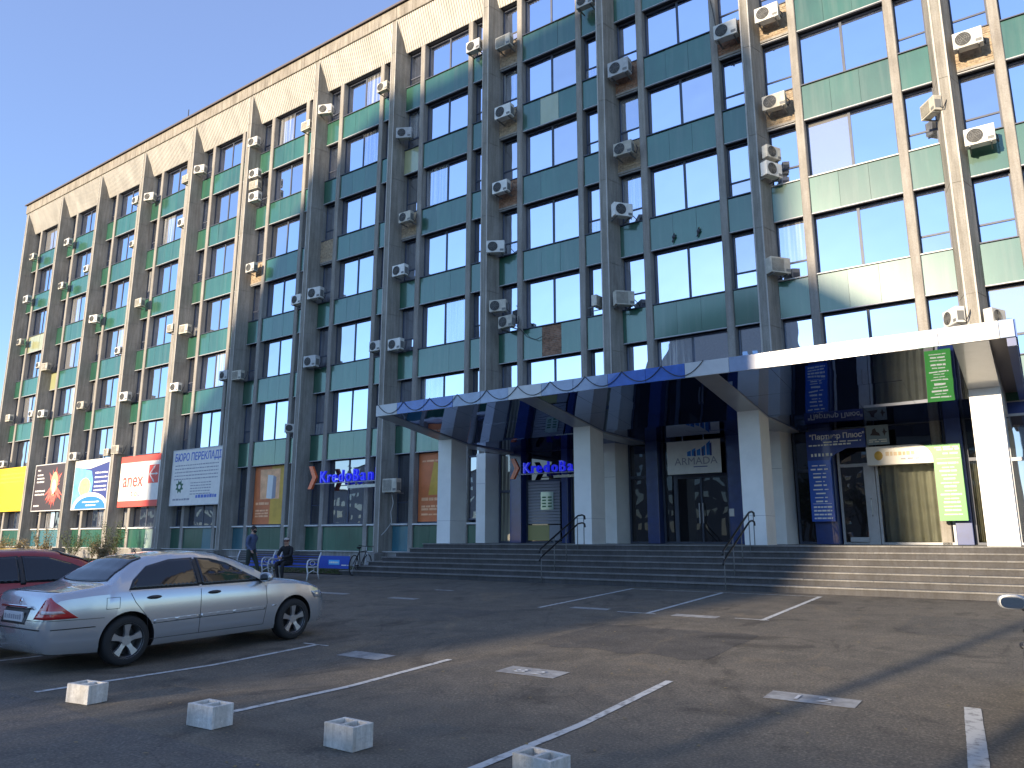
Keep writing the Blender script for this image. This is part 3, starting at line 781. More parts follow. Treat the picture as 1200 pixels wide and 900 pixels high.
for j in range(6):
    y0 = CY0+0.035+j*1.25
    mk('fascia_panel', BM((CX0-0.03, CX0+0.03, y0, y0+1.24, 5.73, 6.11)), 'blue_fascia', P)
    mk('fascia_panel', BM((CX1-0.03, CX1+0.03, y0, y0+1.24, 5.73, 6.11)), 'blue_fascia', P)
bm = bmesh.new()
x = -17.3
while x < -6.6:
    wd = 1.15; n = 10; pts = []
    for i in range(n+1):
        t_ = i/n; pts.append((x+wd*t_, CY0-0.05, 6.12-0.34*(1-(2*t_-1)**2)))
    tube(bm, pts, 0.011, 5); x += wd
o = mk('cable_swag', bm, 'cable', None); tag(o, 'black festoon cable hanging in loops along the canopy fascia', 'cable')

# ------------------------------------------------------------------ entrance steps
ST = thing('entrance_steps', 'wide flight of seven grey stone steps up to the porch', 'steps', (-8, -7.3, 0.43))
ST.location = (0, 0, 0)
for k in range(7):
    z1 = PZ-0.15*k; z0 = z1-0.15
    x0 = -17.25-0.33*k; y0 = -5.25-0.335*k
    bm = bmesh.new()
    # riser block
    box(bm, x0+0.03, 12.1, y0+0.03, 0.05 if k == 0 else 0.04, z0-(0.05 if k == 6 else 0), z1-0.032)
    mk('riser', bm, 'riser_stone', ST)
    # tread slabs along the front, about 1.5 m each
    bm = bmesh.new(); x = x0; r = random.Random(k)
    while x < 12:
        e = min(12, x+1.5)
        box(bm, x+0.003, e-0.003, y0+r.uniform(-0.004, 0.004), (y0+0.42) if k else -3.2, z1-0.031, z1+r.uniform(-0.003, 0.003)); x = e
    y = y0+0.425 if k else -3.19
    while y < 0.0:
        e = min(0.03, y+1.5)
        box(bm, x0+r.uniform(-0.004, 0.004), (x0+0.42) if k else 12.0, y+0.003, e-0.003, z1-0.031, z1+r.uniform(-0.003, 0.003)); y = e
    mk('tread', bm, 'step_stone', ST)

def handrail(x, label):
    t_ = thing('handrail', label, 'handrail', (x, -6.3, PZ), 0, 'handrails on the entrance steps'); t_.location = (0, 0, 0)
    slope = 0.15/0.335
    def zs(y): return PZ+slope*max(-2.4, min(0, (y+5.25)))
    for j, xx in enumerate((x,)):
        for hgt in (0.62, 0.86):
            bm = bmesh.new()
            pts = [(xx, -7.45, zs(-7.45)+hgt-0.10), (xx, -7.4, zs(-7.4)+hgt-0.02), (xx, -5.25, PZ+hgt), (xx, -5.0, PZ+hgt+0.03), (xx, -4.85, PZ+hgt), (xx, -4.82, PZ+hgt-0.1)]
            tube(bm, pts, 0.026, 8); mk('rail', bm, 'black_metal', t_, True)
        for y in (-7.35, -6.65, -5.98, -5.3, -4.9):
            bm = bmesh.new(); k = max(0, math.ceil((-5.25-y)/0.335-1e-6)); zb = max(0.42, PZ-0.15*k)
            tube(bm, [(xx, y, zb-0.01), (xx, y, zs(y)+0.86)], 0.014, 6); mk('post', bm, 'ac_grille', t_, True)
handrail(-10.9, 'black twin handrail on the steps in front of the left blue bank entrance')
handrail(-5.62, 'black twin handrail on the steps below the middle column pair')

# ------------------------------------------------------------------ air conditioners
def ac_mesh_parts(w_=0.80, h_=0.55, d_=0.30, case='ac_white', grille=False):
    root = thing('air_conditioner', 'x', 'air conditioner')
    bm = bevel(BM((-w_/2, w_/2, -d_/2, d_/2, -h_/2, h_/2)), 0.018, 2)
    bd = mk('casing', bm, case, root)
    bm = bmesh.new(); c = (-0.12, -d_/2-0.001, 0)
    if grille: box(bm, -w_/2+0.05, 0.12, -d_/2-0.006, -d_/2+0.004, -h_/2+0.06, h_/2-0.06)
    else: disc(bm, (-0.12, -d_/2+0.004, 0), 0.215, 20, (0, -1, 0), 0.008)
    fan = mk('fan_opening', bm, 'ac_dark', root)
    bm = bmesh.new()
    for r in (0.215, 0.16, 0.11, 0.06):
        pts = [(-0.12+r*math.cos(a*math.pi/8), -d_/2-0.014, r*math.sin(a*math.pi/8)) for a in range(17)]
        tube(bm, pts, 0.008, 4, cap=False)
    for a in range(6):
        an = a*math.pi/3; tube(bm, [(-0.12, -d_/2-0.014, 0), (-0.12+0.21*math.cos(an), -d_/2-0.014, 0.21*math.sin(an))], 0.006, 4)
    if grille:
        bm.free(); bm = bmesh.new(); z_ = -h_/2+0.07
        while z_ < h_/2-0.07: box(bm, -w_/2+0.05, 0.12, -d_/2-0.018, -d_/2-0.0065, z_, z_+0.018); z_ += 0.036
        stuff(mk('fan_grille', bm, case, root))
    else: mk('fan_grille', bm, 'ac_grille', root)
    bm = BM((0.20, 0.37, -d_/2-0.006, -d_/2+0.004, -0.22, -0.12), (w_/2-0.004, w_/2+0.006, -0.11, 0.11, -0.2, 0.12))
    mk('valve_cover', bm, 'ac_grille', root)
    for xb in (-0.28, 0.28):
        mk('bracket', BM((xb-0.02, xb+0.02, -d_/2, 0.42, -h_/2-0.045, -h_/2-0.002)), 'ac_grille', root)
    bm = bmesh.new(); tube(bm, [(0.38, 0.05, -0.15), (0.46, 0.12, -0.25), (0.44, 0.28, 0.05), (0.30, 0.42, 0.30)], 0.018, 5)
    mk('hose', bm, 'cable', root)
    return root
PROTO = [ac_mesh_parts(), ac_mesh_parts(0.76, 0.52, 0.27, 'ac_beige'), ac_mesh_parts(0.84, 0.60, 0.33, 'ac_grey'), ac_mesh_parts(0.78, 0.56, 0.30, 'ac_beige', True)]; USED = set(); ar = random.Random(4)
def bp(px, py, Y):
    d = rt*((px-600)/FPX) - up*((py-450)/FPX) + fw
    return CAM + d*((Y-CAM.y)/d.y)
# (pixel x, pixel y in the photograph's survey, size factor, turn about Z) on the plane just in front of the panels
ACS = [(556,55,1,0),(449.5,102.5,.95,0),(474,157,.95,.5),(591,50,1.05,0),(591,132,1.1,0),(587.5,220,1,0),(686,2,1.0,0),(726,81,1.1,0),(731,175,1.05,0),
 (476,255,1,0),(469,317.5,1,0),(464,404,1,0),(441,406,.9,0),(581,290,1.0,.5),(584,359,1.0,.3),(594,377.5,1.0,-.1),(729,247,1.0,.9),(701,354,.8,1.5),(731,350,1.0,.8),
 (851,37,1.1,0),(899,17,1.05,0),(907.5,120,1.05,0),(904,180,.9,1.1),(904,200,.95,1.1),(1134,47,1.0,0),(1091,127,.9,-.9),(1148,160,1.0,0),(912,312,1.0,.9),(1118,372,.9,-1.0),(1166,372,.85,1.1),
 (298,167,1,.1),(299,204,.95,.1),(299,217.5,.95,.1),(299,231,.95,.1),(360,148,.95,0),(382,129,1,.4),(219,210,.95,0),(235,199,1,.3),(214,261,.9,0),
 (295,314,.95,0),(370,344,1.1,.1),(349,351.5,.95,0),(365,424,1,.1),(279,440,.95,.1),(264,440,.9,0),(217,386,1,.1),(201,385,.9,0),(206,454,.95,.1),(341,502,.8,.9),(459,569,1.1,0),
 (39,301,.95,0),(80,284,.95,0),(32,351,.95,0),(24,401,.95,0),(73,335,.95,0),(102.5,315,.85,0),(160,235,.9,0),(176,231,1,.3),(156,286,.8,0),(111,374,1.0,.2),(139.5,411,.85,0),(164,355,1.0,0),
 (54,430,1,.1),(46,428,.8,0),(11,490,.95,0),(37.5,485,.8,0),(50,485,1,.1),(4,544,.9,0),(96,475,1,.1),(147,465,1,.1),(87.5,535,1,.1),(137,527,1,.1),(126,530,.8,0)]
ORD = ['first', 'second', 'third', 'fourth', 'fifth', 'sixth', 'seventh', 'eighth', 'ninth', 'tenth', 'eleventh', 'twelfth', 'thirteenth']
recs = []
for (px, py, s, rz) in ACS:
    Y = -0.48 if px > 240 else -0.50
    p = bp(px, py, Y)
    if px == 459: p = bp(px, py, -0.75)
    fr_ = p.x/-6.0
    n = int(math.floor(fr_+0.5)); left = (fr_-n) > 0.06
    n = max(0, min(11, n))
    k = min(range(0, 8), key=lambda q: abs(Sk(q)-0.6-p.z)); k = max(0, min(6, k))
    recs.append([p, s, rz, n, left, k])
from collections import defaultdict
grp = defaultdict(list)
for r in recs: grp[(r[3], r[4], r[5])].append(r)
def order_words(key, r):
    L = sorted(grp[key], key=lambda q: -(q[0].z*3 + q[0].x*0.1)); i = L.index(r)
    if len(L) == 1: return ''
    if len(L) == 2: return ('upper ', 'lower ')[i]
    return ('topmost ', 'middle ', 'lowest ', 'fourth ', 'fifth ')[i]
for r in recs:
    p, s, rz, n, left, k = r
    v_ = ar.choice((0, 0, 0, 1, 1, 2, 3)) if len(USED) >= 4 else len(USED)
    o = PROTO[v_] if v_ not in USED else copy_tree(PROTO[v_]); USED.add(v_)
    o.location = p; o.scale = (s, s, s); o.rotation_euler = (0, 0, rz)
    row = ['below every panel row', 'bottom panel row', 'second panel row from bottom', 'third panel row from bottom', 'third panel row from top', 'second panel row from top', 'top panel row'][k]
    fin_w = ('rightmost' if n == 0 else ('leftmost' if n == 11 else ORD[n]+' from right'))
    fin_txt = (fin_w+' fin') if n in (0, 11) else (ORD[n]+' fin from right')
    o['label'] = order_words((n, left, k), r) + 'air conditioner just %s of %s, %s' % ('left' if left else 'right', fin_txt, row)
    o['group'] = 'air conditioners on the facade'

# ------------------------------------------------------------------ banners and signs
def board(name, label, cat, x0, x1, z0, z1, y, m, th=0.04, frame=None, group=None):
    t_ = thing(name, label, cat, (0, 0, 0), 0, group)
    mk('sheet', BM((x0, x1, y, y+th, z0, z1)), m, t_)
    if frame:
        f_ = 0.06
        mk('frame', BM((x0-f_, x1+f_, y-0.02, y+th+0.02, z0-f_, z0-0.001), (x0-f_, x1+f_, y-0.02, y+th+0.02, z1+0.001, z1+f_), (x0-f_, x0-0.001, y-0.019, y+th+0.02, z0, z1), (x1+0.001, x1+f_, y-0.019, y+th+0.02, z0, z1)), frame, t_)
    return t_
def poly(bm, pts, y, th=0.004, mi=0): prism(bm, pts, y-th, y-0.0005, 'Y', mi)
G_ = 'advertising banners on the first floor of the left wing'
BY = -0.34
r = random.Random(5)
t_ = board('banner', 'plain yellow advertising banner, leftmost on the building', 'banner', -65.6, -60.55, 3.65, 6.95, BY, 'ban_yellow', group=G_)
bm = bmesh.new()
for z in (6.4, 6.1, 5.8): words(bm, -65.2, -61.0, z, 0.13, BY, r)
stuff_part('lettering', bm, 'ban_amber', t_)
t_ = board('banner', 'black banner with a burst of coral petals', 'banner', -59.35, -54.8, 3.62, 6.85, BY, 'ban_black', frame='sill_metal', group=G_)
bm = bmesh.new(); cx, cz = -56.3, 5.35
for i in range(40):
    a = -math.pi/2 + r.gauss(0, 0.55); L = r.uniform(0.9, 1.7); wv = r.uniform(0.12, 0.26)
    dx, dz = math.cos(a), math.sin(a)
    ex = min(-54.9, max(-59, cx+dx*L)); ez = max(3.7, min(6.75, cz+dz*L))
    poly(bm, [(cx-dz*wv, cz+dx*wv), (ex, ez), (cx+dz*wv, cz-dx*wv)], BY-0.0004*i, 0.004)
for i in range(18):
    a = math.pi/2 + r.gauss(0, 0.8); L = r.uniform(0.6, 1.35); wv = r.uniform(0.12, 0.28); dx, dz = math.cos(a), math.sin(a)
    ex = min(-54.9, cx+dx*L); ez = min(6.75, cz+dz*L)
    poly(bm, [(cx-dz*wv, cz+dx*wv), (ex, ez), (cx+dz*wv, cz-dx*wv)], BY-0.0004*i, 0.004)
mk('petals', bm, 'ban_coral', t_)
bm = bmesh.new(); poly(bm, [(cx+0.50*math.cos(a*math.pi/10), cz+0.1+0.85*math.sin(a*math.pi/10)) for a in range(20)], BY-0.014, 0.004); mk('petals', bm, 'ban_peach', t_)
bm = bmesh.new(); poly(bm, [(cx+0.26*math.cos(a*math.pi/10), cz-0.1+0.5*math.sin(a*math.pi/10)) for a in range(20)], BY-0.020, 0.004)
for z, a, c in ((6.45, -59.0, -58.6), (6.1, -59.0, -58.1), (5.85, -59.0, -57.9), (5.6, -59.0, -57.9), (4.95, -59.1, -57.6), (4.7, -59.1, -57.6), (3.9, -59.1, -58.3)): words(bm, a, c, z, 0.12, BY, r)
stuff_part('lettering', bm, 'ban_white', t_)
t_ = board('banner', 'blue and white banner with a globe picture and blue arc', 'banner', -53.45, -48.95, 3.6, 6.82, BY, 'ban_navy', frame='sill_metal', group=G_)
bm = bmesh.new(); poly(bm, [(-53.45, 3.6), (-52.4, 3.6), (-51.0, 4.4), (-50.9, 5.4), (-51.2, 6.1), (-53.45, 6.5)], BY, 0.004); mk('picture', bm, 'ban_sky', t_)
bm = bmesh.new(); poly(bm, [(-51.95+0.75*math.cos(a*math.pi/12), 5.05+0.62*math.sin(a*math.pi/12)) for a in range(24)], BY-0.006, 0.004); mk('picture', bm, 'ban_peach', t_)
bm = bmesh.new(); poly(bm, [(-53.4, 3.62)]+[(-51.0+2.35*math.cos(a), 3.62+1.05*math.sin(a)) for a in [math.pi*(1-i/16) for i in range(17)]]+[(-48.98, 3.62)][:0], BY-0.010, 0.004)
poly(bm, [(-53.45, 6.82), (-53.45, 6.45), (-51.5, 6.25), (-49.0, 6.62), (-49.0, 6.82)], BY-0.010, 0.004); 
for i, z in enumerate((5.9, 5.6, 5.3, 5.0, 4.75)): words(bm, -50.7, -49.1, z, 0.11, BY, r)
mk('white_arc', bm, 'ban_white', t_)
bm = bmesh.new(); poly(bm, [(-51.0+2.02*math.cos(a), 3.61+0.80*math.sin(a)) for a in [math.pi*(1-i/16) for i in range(17)]], BY-0.016, 0.004); mk('blue_arc', bm, 'ban_blue', t_)
bm = bmesh.new(); words(bm, -52.0, -49.8, 4.0, 0.1, BY-0.02, r); words(bm, -51.5, -50.2, 3.78, 0.1, BY-0.02, r); stuff_part('lettering', bm, 'ban_white', t_)
t_ = board('banner', 'white travel agency banner with red bands and red arrow logo', 'banner', -47.5, -42.95, 3.6, 6.78, BY, 'ban_white', group=G_)
mk('red_band', BM((-47.5, -42.95, BY-0.005, BY-0.0005, 6.38, 6.78)), 'ban_red', t_); mk('red_band', BM((-47.5, -42.95, BY-0.005, BY-0.0005, 3.6, 3.98)), 'ban_red', t_)
text('lettering', 'anex', 1.30, 'ban_red', -47.1, 4.85, BY-0.006, t_, 0.003, 0.95, bold=0.012)
for i, (ch, m_) in enumerate(zip('tour', ('ban_red', 'ban_amber', 'ban_navy', 'ban_text_blue'))): text('lettering', ch, 0.62, m_, -46.0+i*0.36, 4.25, BY-0.006, t_, 0.003)
mk('logo', BM((-44.15, -43.05, BY-0.005, BY-0.0005, 5.0, 6.12)), 'ban_red', t_)
bm = bmesh.new()
for q, (ang) in enumerate((0.9, 0.0, -0.9)):
    c, s_ = math.cos(ang), math.sin(ang); a0 = (-44.05, 5.56)
    poly(bm, [(a0[0]+u*c-v*s_*1.0, a0[1]+u*s_*0.7+v*c) for u, v in ((0, 0.04), (0.75, 0.04), (0.62, 0.12), (0.95, 0), (0.62, -0.12), (0.75, -0.04), (0, -0.04))], BY-0.006-0.001*q, 0.004)
mk('logo_arrow', bm, 'ban_white', t_)
t_ = board('banner', 'white banner with blue heading and lines of small print', 'banner', -41.55, -36.75, 3.6, 6.76, BY, 'ban_white', frame='sill_metal', group=G_)
text('lettering', 'БЮРО ПЕРЕКЛАДІВ', 0.62, 'ban_text_blue', -41.4, 6.15, BY-0.004, t_, 0.003, 0.80, bold=0.012)
bm = bmesh.new()
for i in range(5): words(bm, -41.3, -37.0, 5.85-0.2*i, 0.07, BY, r)
for i in range(5): words(bm, -39.6, -37.6, 4.8-0.16*i, 0.06, BY, r)
words(bm, -41.3, -39.6, 3.85, 0.12, BY, r)
stuff_part('lettering', bm, 'ban_text_grey', t_)
bm = bmesh.new(); words(bm, -39.0, -37.0, 3.95, 0.20, BY, r); stuff_part('lettering', bm, 'ban_text_blue', t_)
bm = bmesh.new(); poly(bm, [(-40.7+(0.42 if a % 2 else 0.26)*math.cos(a*math.pi/8), 4.65+(0.42 if a % 2 else 0.26)*math.sin(a*math.pi/8)) for a in range(16)], BY); mk('emblem', bm, 'ban_green_dark', t_)
bm = bmesh.new(); poly(bm, [(-40.7+0.13*math.cos(a*math.pi/6), 4.65+0.13*math.sin(a*math.pi/6)) for a in range(12)], BY-0.006); mk('emblem', bm, 'ban_white', t_)

# window posters of the bank
def poster(x0, x1, label, two):
    y = 0.27; z0, z1 = 2.42, 5.50
    t_ = thing('window_poster', label, 'poster', (0, 0, 0), 0, 'orange posters in the ground floor windows')
    if two:
        xm = x0+(x1-x0)*0.52
        mk('sheet', BM((x0, xm, y, y+0.01, z0, z1)), 'ban_orange', t_); mk('sheet', BM((xm, x1, y, y+0.01, z0, z1)), 'ban_amber', t_)
        bm = bmesh.new(); poly(bm, [(x0+0.55, 3.75), (x1-0.6, 3.75), (x1-0.6, 5.35), (x0+0.45, 5.35)], y); mk('picture', bm, 'ban_peach', t_)
        bm = bmesh.new(); poly(bm, [(xm-0.35, 3.8), (xm+0.1, 3.75), (xm+0.15, 5.0), (xm-0.3, 5.05)], y-0.006); mk('picture', bm, 'ban_white', t_)
        bm = bmesh.new(); poly(bm, [(xm+0.1, 3.75), (xm+0.4, 3.8), (xm+0.4, 4.9), (xm+0.16, 5.0)], y-0.006); mk('picture', bm, 'ban_text_grey', t_)
        ls = ((3.45, .14), (3.1, .1), (2.95, .1), (2.8, .1))
    else:
        mk('sheet', BM((x0, x1, y, y+0.01, z0, z1)), 'ban_orange', t_)
        bm = bmesh.new(); poly(bm, [(x0+0.6, 3.6), (x0+1.7, 3.6), (x0+1.8, 4.8), (x0+0.9, 5.1)], y); mk('picture', bm, 'ban_amber', t_)
        ls = ((5.1, .08), (3.35, .14), (3.05, .1), (2.92, .1), (2.7, .08))
    bm = bmesh.new()
    for z, h_ in ls: words(bm, x0+0.2, x0+1.3, z, h_, y-0.001, r, word=(0.2, 0.5))
    stuff_part('lettering', bm, 'ban_peach', t_)
poster(-34.45, -31.72, 'orange and amber poster in the window left of the blue bank letters', True)
poster(-22.45, -19.72, 'plain orange poster in the window behind the first porch column', False)

# bank lettering in standing letters
def kredo(x, z, y, size, sx, label, tagx):
    t_ = thing('bank_sign', label, 'sign', (0, 0, 0), 0, 'bank letter signs')
    s = size
    bm = bmesh.new(); prism(bm, [(x, z+s*1.05), (x+s*0.32, z+s*1.05), (x+s*0.72, z+s*0.36), (x+s*0.30, z-s*0.36), (x-s*0.02, z-s*0.36), (x+s*0.36, z+s*0.36)], y-0.12, y, 'Y')
    mk('chevron', bm, 'kredo_orange', t_)
    xx = x+s*0.98
    for ch, adv in zip('KredoBank', (0.70, 0.46, 0.62, 0.66, 0.64, 0.72, 0.62, 0.64, 0.6)):
        text('letter', ch, s*1.02, 'kredo_blue', xx, z, y-0.04, t_, 0.06, sx, bold=0.004); xx += s*adv*sx*1.02
    mk('mounting_rail', BM((x+s*0.4, xx, y-0.03, y, z-0.06, z-0.02)), 'frame_light', t_)
    bm = bmesh.new(); words(bm, tagx, xx-0.05, z-s*0.42, s*0.20, y-0.03, r, th=0.03, word=(0.05, 0.10), gap=0.02); mk('tagline', bm, 'letter_white', t_)
kredo(-29.05, 4.36, -0.46, 0.80, 0.92, 'blue letters with orange chevron on the wing beside the orange poster', -26.3)
kredo(-16.55, 4.22, -0.72, 0.58, 0.92, 'blue letters with orange chevron inside the porch behind white columns', -14.55)

# notices and boards inside the porch
t_ = board('notice', 'pale notice sheet taped on the grey roller shutter', 'notice', -15.62, -15.02, 2.80, 3.50, -0.04, 'white_green_panel', 0.01)
bm = bmesh.new()
for i in range(4):
    for j in range(2): box(bm, -15.55+0.27*j, -15.37+0.27*j, -0.046, -0.0405, 2.9+0.12*i, 2.96+0.12*i)
stuff_part('lettering', bm, 'ban_green_dark', t_)
t_ = board('hanging_sign', 'white sign with blue bar chart logo above the dark double door', 'sign', -9.98, -8.02, 3.90, 5.06, -0.42, 'ban_white', 0.05)
text('lettering', 'ARMADA', 0.36, 'ban_text_grey', -9.70, 4.22, -0.425, t_, 0.003, 1.05)
bm = bmesh.new()
for i, (hx, hh) in enumerate(((-9.15, .3), (-8.98, .42), (-8.80, .38), (-8.62, .55), (-8.44, .78))): poly(bm, [(hx-0.07, 4.52), (hx+0.07, 4.52), (hx+0.07, 4.52+hh*0.65), (hx-0.07, 4.52+hh*0.5)], -0.42)
stuff(mk('logo', bm, 'ban_blue', t_))
bm = bmesh.new()
for hx, hh in ((-8.95, .3), (-8.66, .4), (-8.37, .66)): poly(bm, [(hx-0.02, 4.50), (hx+0.05, 4.50), (hx+0.05, 4.5+hh*0.7), (hx-0.02, 4.5+hh*0.6)], -0.426)
poly(bm, [(-9.0, 4.12), (-8.5, 4.12), (-8.5, 4.15), (-9.0, 4.15)], -0.426)
stuff(mk('logo', bm, 'sign_navy', t_))
mk('hanger', BM((-9.4, -9.37, -0.40, -0.37, 5.06, 5.15), (-8.63, -8.60, -0.40, -0.37, 5.06, 5.15)), 'steel', t_)
t_ = board('wall_plate', 'small white plate on the blue pilaster beside the double door', 'plate', -7.86, -7.70, 2.42, 2.66, -0.32, 'ban_white', 0.015)
mk('plate_edge', BM((-7.865, -7.695, -0.304, -0.301, 2.41, 2.67)), 'steel', t_)
SY = -0.62
# blue board with curved inner corner, white lintel board and green board form a frame round the shop
t_ = thing('shop_board', 'blue shop board with curved inner corner and white heading', 'sign', (0, 0, 0))
arc = [(-3.92+(-0.52)*math.cos(a), 4.02+0.42*math.sin(a)) for a in [math.pi/2*i/10 for i in range(11)]]
bm = bmesh.new(); pts = [(-5.12, 2.2), (-4.44, 2.2)]+arc+[(-3.38, 4.44), (-3.38, 5.02), (-5.12, 5.02)]
prism(bm, pts, SY, SY+0.12, 'Y'); mk('sheet', bm, 'sign_blue', t_)
bm = bmesh.new(); poly(bm, [(-5.12, 4.10), (-4.46, 4.10), (-4.40, 4.2), (-3.92, 4.44), (-3.38, 4.44), (-3.38, 5.02), (-5.12, 5.02)], SY, 0.003); mk('heading_field', bm, 'sign_navy', t_)
text('lettering', '"Партнер Плюс"', 0.225, 'ban_white', -5.02, 4.76, SY-0.006, t_, 0.003, 0.93, bold=0.004)
bm = bmesh.new(); words(bm, -4.6, -3.5, 4.64, 0.035, SY-0.003, r); words(bm, -5.05, -3.8, 4.55, 0.05, SY-0.003, r, word=(.05, .15), gap=.03); words(bm, -5.0, -4.3, 4.22, 0.10, SY-0.003, r, word=(0.05, 0.09), gap=0.05)
for i in range(10): words(bm, -5.08, -4.50, 3.92-0.125*i, 0.05 if i % 2 else 0.035, SY, r, centre=True, word=(.1, .3))
for i in range(4): words(bm, -5.04, -4.50, 2.62-0.115*i, 0.055, SY, r, word=(.06, .14), gap=.02)
box(bm, -5.05, -4.50, SY-0.003, SY, 2.74, 2.752)
stuff_part('lettering', bm, 'letter_white', t_)
t_ = board('shop_sign', 'small grey-green sign with dark symbols above the shop door', 'sign', -3.34, -2.72, 4.48, 5.08, SY+0.02, 'sign_grey', 0.05)
bm = bmesh.new(); poly(bm, [(-3.24, 4.78), (-3.18, 4.85), (-3.16, 4.95), (-3.08, 4.99), (-3.05, 4.88), (-2.98, 4.84), (-2.95, 4.75)], SY+0.02); poly(bm, [(-2.89, 4.86), (-2.86, 4.89), (-2.83, 4.99), (-2.80, 4.89), (-2.74, 4.86), (-2.80, 4.83), (-2.83, 4.73), (-2.86, 4.83)], SY+0.02)
mk('symbol', bm, 'ban_black', t_)
bm = bmesh.new(); words(bm, -3.28, -2.78, 4.62, 0.03, SY+0.02, r); words(bm, -3.28, -2.78, 4.56, 0.03, SY+0.02, r); stuff_part('lettering', bm, 'letter_white', t_)
t_ = thing('shop_board', 'white lintel board with rounded corner over the curtained shop window', 'sign', (0, 0, 0))
arc = [(-2.02+0.42*math.sin(a), 3.94+0.48*math.cos(a)) for a in [math.pi/2*i/8 for i in range(9)]]
bm = bmesh.new(); prism(bm, [(-3.38, 3.86), (-3.38, 4.42)]+arc+[(-1.60, 3.86)], SY-0.01, SY+0.30, 'Y'); mk('sheet', bm, 'sign_cream', t_)
bm = bmesh.new(); poly(bm, [(-3.05+0.12*math.cos(a*math.pi/6), 4.14+0.14*math.sin(a*math.pi/6)) for a in range(12)], SY-0.01); mk('logo', bm, 'ban_amber', t_)
bm = bmesh.new(); words(bm, -2.85, -2.05, 4.12, 0.13, SY-0.01, r, word=(0.06, 0.1), gap=0.03); stuff_part('lettering', bm, 'ban_tan', t_)
bm = bmesh.new(); words(bm, -2.45, -1.95, 3.99, 0.05, SY-0.01, r); stuff_part('lettering', bm, 'ban_text_grey', t_)
t_ = thing('shop_board', 'bright green shop board with a list of white lines', 'sign', (0, 0, 0))
bm = bmesh.new(); prism(bm, [(-1.60, 2.18), (-0.90, 2.18), (-0.90, 4.38), (-2.0, 4.38), (-1.72, 4.18), (-1.60, 3.92)], SY+0.005, SY+0.20, 'Y'); mk('sheet', bm, 'sign_green', t_)
bm = bmesh.new()
words(bm, -1.55, -0.95, 4.27, 0.035, SY+0.005, r); words(bm, -1.50, -0.93, 4.20, 0.05, SY+0.005, r); words(bm, -1.35, -0.93, 4.08, 0.05, SY+0.005, r)
box(bm, -1.52, -0.94, SY+0.002, SY+0.005, 3.95, 3.96)
for i in range(14): words(bm, -1.56, -0.94, 3.80-0.112*i, 0.05 if i % 2 == 0 else 0.03, SY+0.005, r, centre=True, word=(.12, .35), gap=0.02)
stuff_part('lettering', bm, 'letter_white', t_)

# ------------------------------------------------------------------ cars
def lerp_table(tab, u):
    if u <= tab[0][0]: return tab[0][1:]
    for a, b in zip(tab, tab[1:]):
        if u <= b[0]:
            t_ = (u-a[0])/(b[0]-a[0]); t_ = t_*t_*(3-2*t_)*0.35 + t_*0.65
            return [p+(q-p)*t_ for p, q in zip(a[1:], b[1:])]
    return tab[-1][1:]
SEDAN = dict(L=4.53, ax=(1.05, 3.765), R=0.315, roof=1.435,
    # u, top, bottom, half width, belt height
    tab=[(0.0, 0.62, 0.36, 0.66, 0.56), (0.03, 0.72, 0.28, 0.74, 0.64), (0.10, 0.93, 0.24, 0.80, 0.80), (0.16, 0.985, 0.23, 0.815, 0.88), (0.30, 1.00, 0.22, 0.835, 0.90),
         (0.60, 1.03, 0.2, 0.855, 0.92), (0.80, 1.06, 0.19, 0.862, 0.925), (1.00, 1.21, 0.19, 0.864, 0.925), (1.24, 1.35, 0.19, 0.864, 0.925), (1.48, 1.41, 0.19, 0.864, 0.922), (1.80, 1.435, 0.19, 0.864, 0.92), (2.18, 1.435, 0.19, 0.864, 0.915),
         (2.50, 1.405, 0.19, 0.864, 0.91), (2.75, 1.335, 0.19, 0.864, 0.905), (3.00, 1.205, 0.19, 0.862, 0.90), (3.28, 1.035, 0.19, 0.858, 0.895), (3.38, 0.995, 0.19, 0.857, 0.89), (3.8, 0.945, 0.19, 0.85, 0.865),
         (4.1, 0.885, 0.2, 0.83, 0.815), (4.3, 0.82, 0.2, 0.80, 0.75), (4.42, 0.73, 0.21, 0.76, 0.66), (4.49, 0.60, 0.23, 0.70, 0.55), (4.53, 0.50, 0.28, 0.62, 0.46)],
    side=[[(1.05, 0.975), (1.13, 1.09), (1.36, 1.245), (1.70, 1.315), (2.05, 1.325), (2.05, 0.968), ],
          [(2.12, 0.968), (2.12, 1.325), (2.36, 1.305), (2.60, 1.240), (2.87, 1.095), (3.11, 0.968)]],
    rearw=((0.84, 0.60), (1.36, 0.47)), wind=((2.56, 0.50), (3.28, 0.66)), doors=(1.02, 2.085, 3.20))
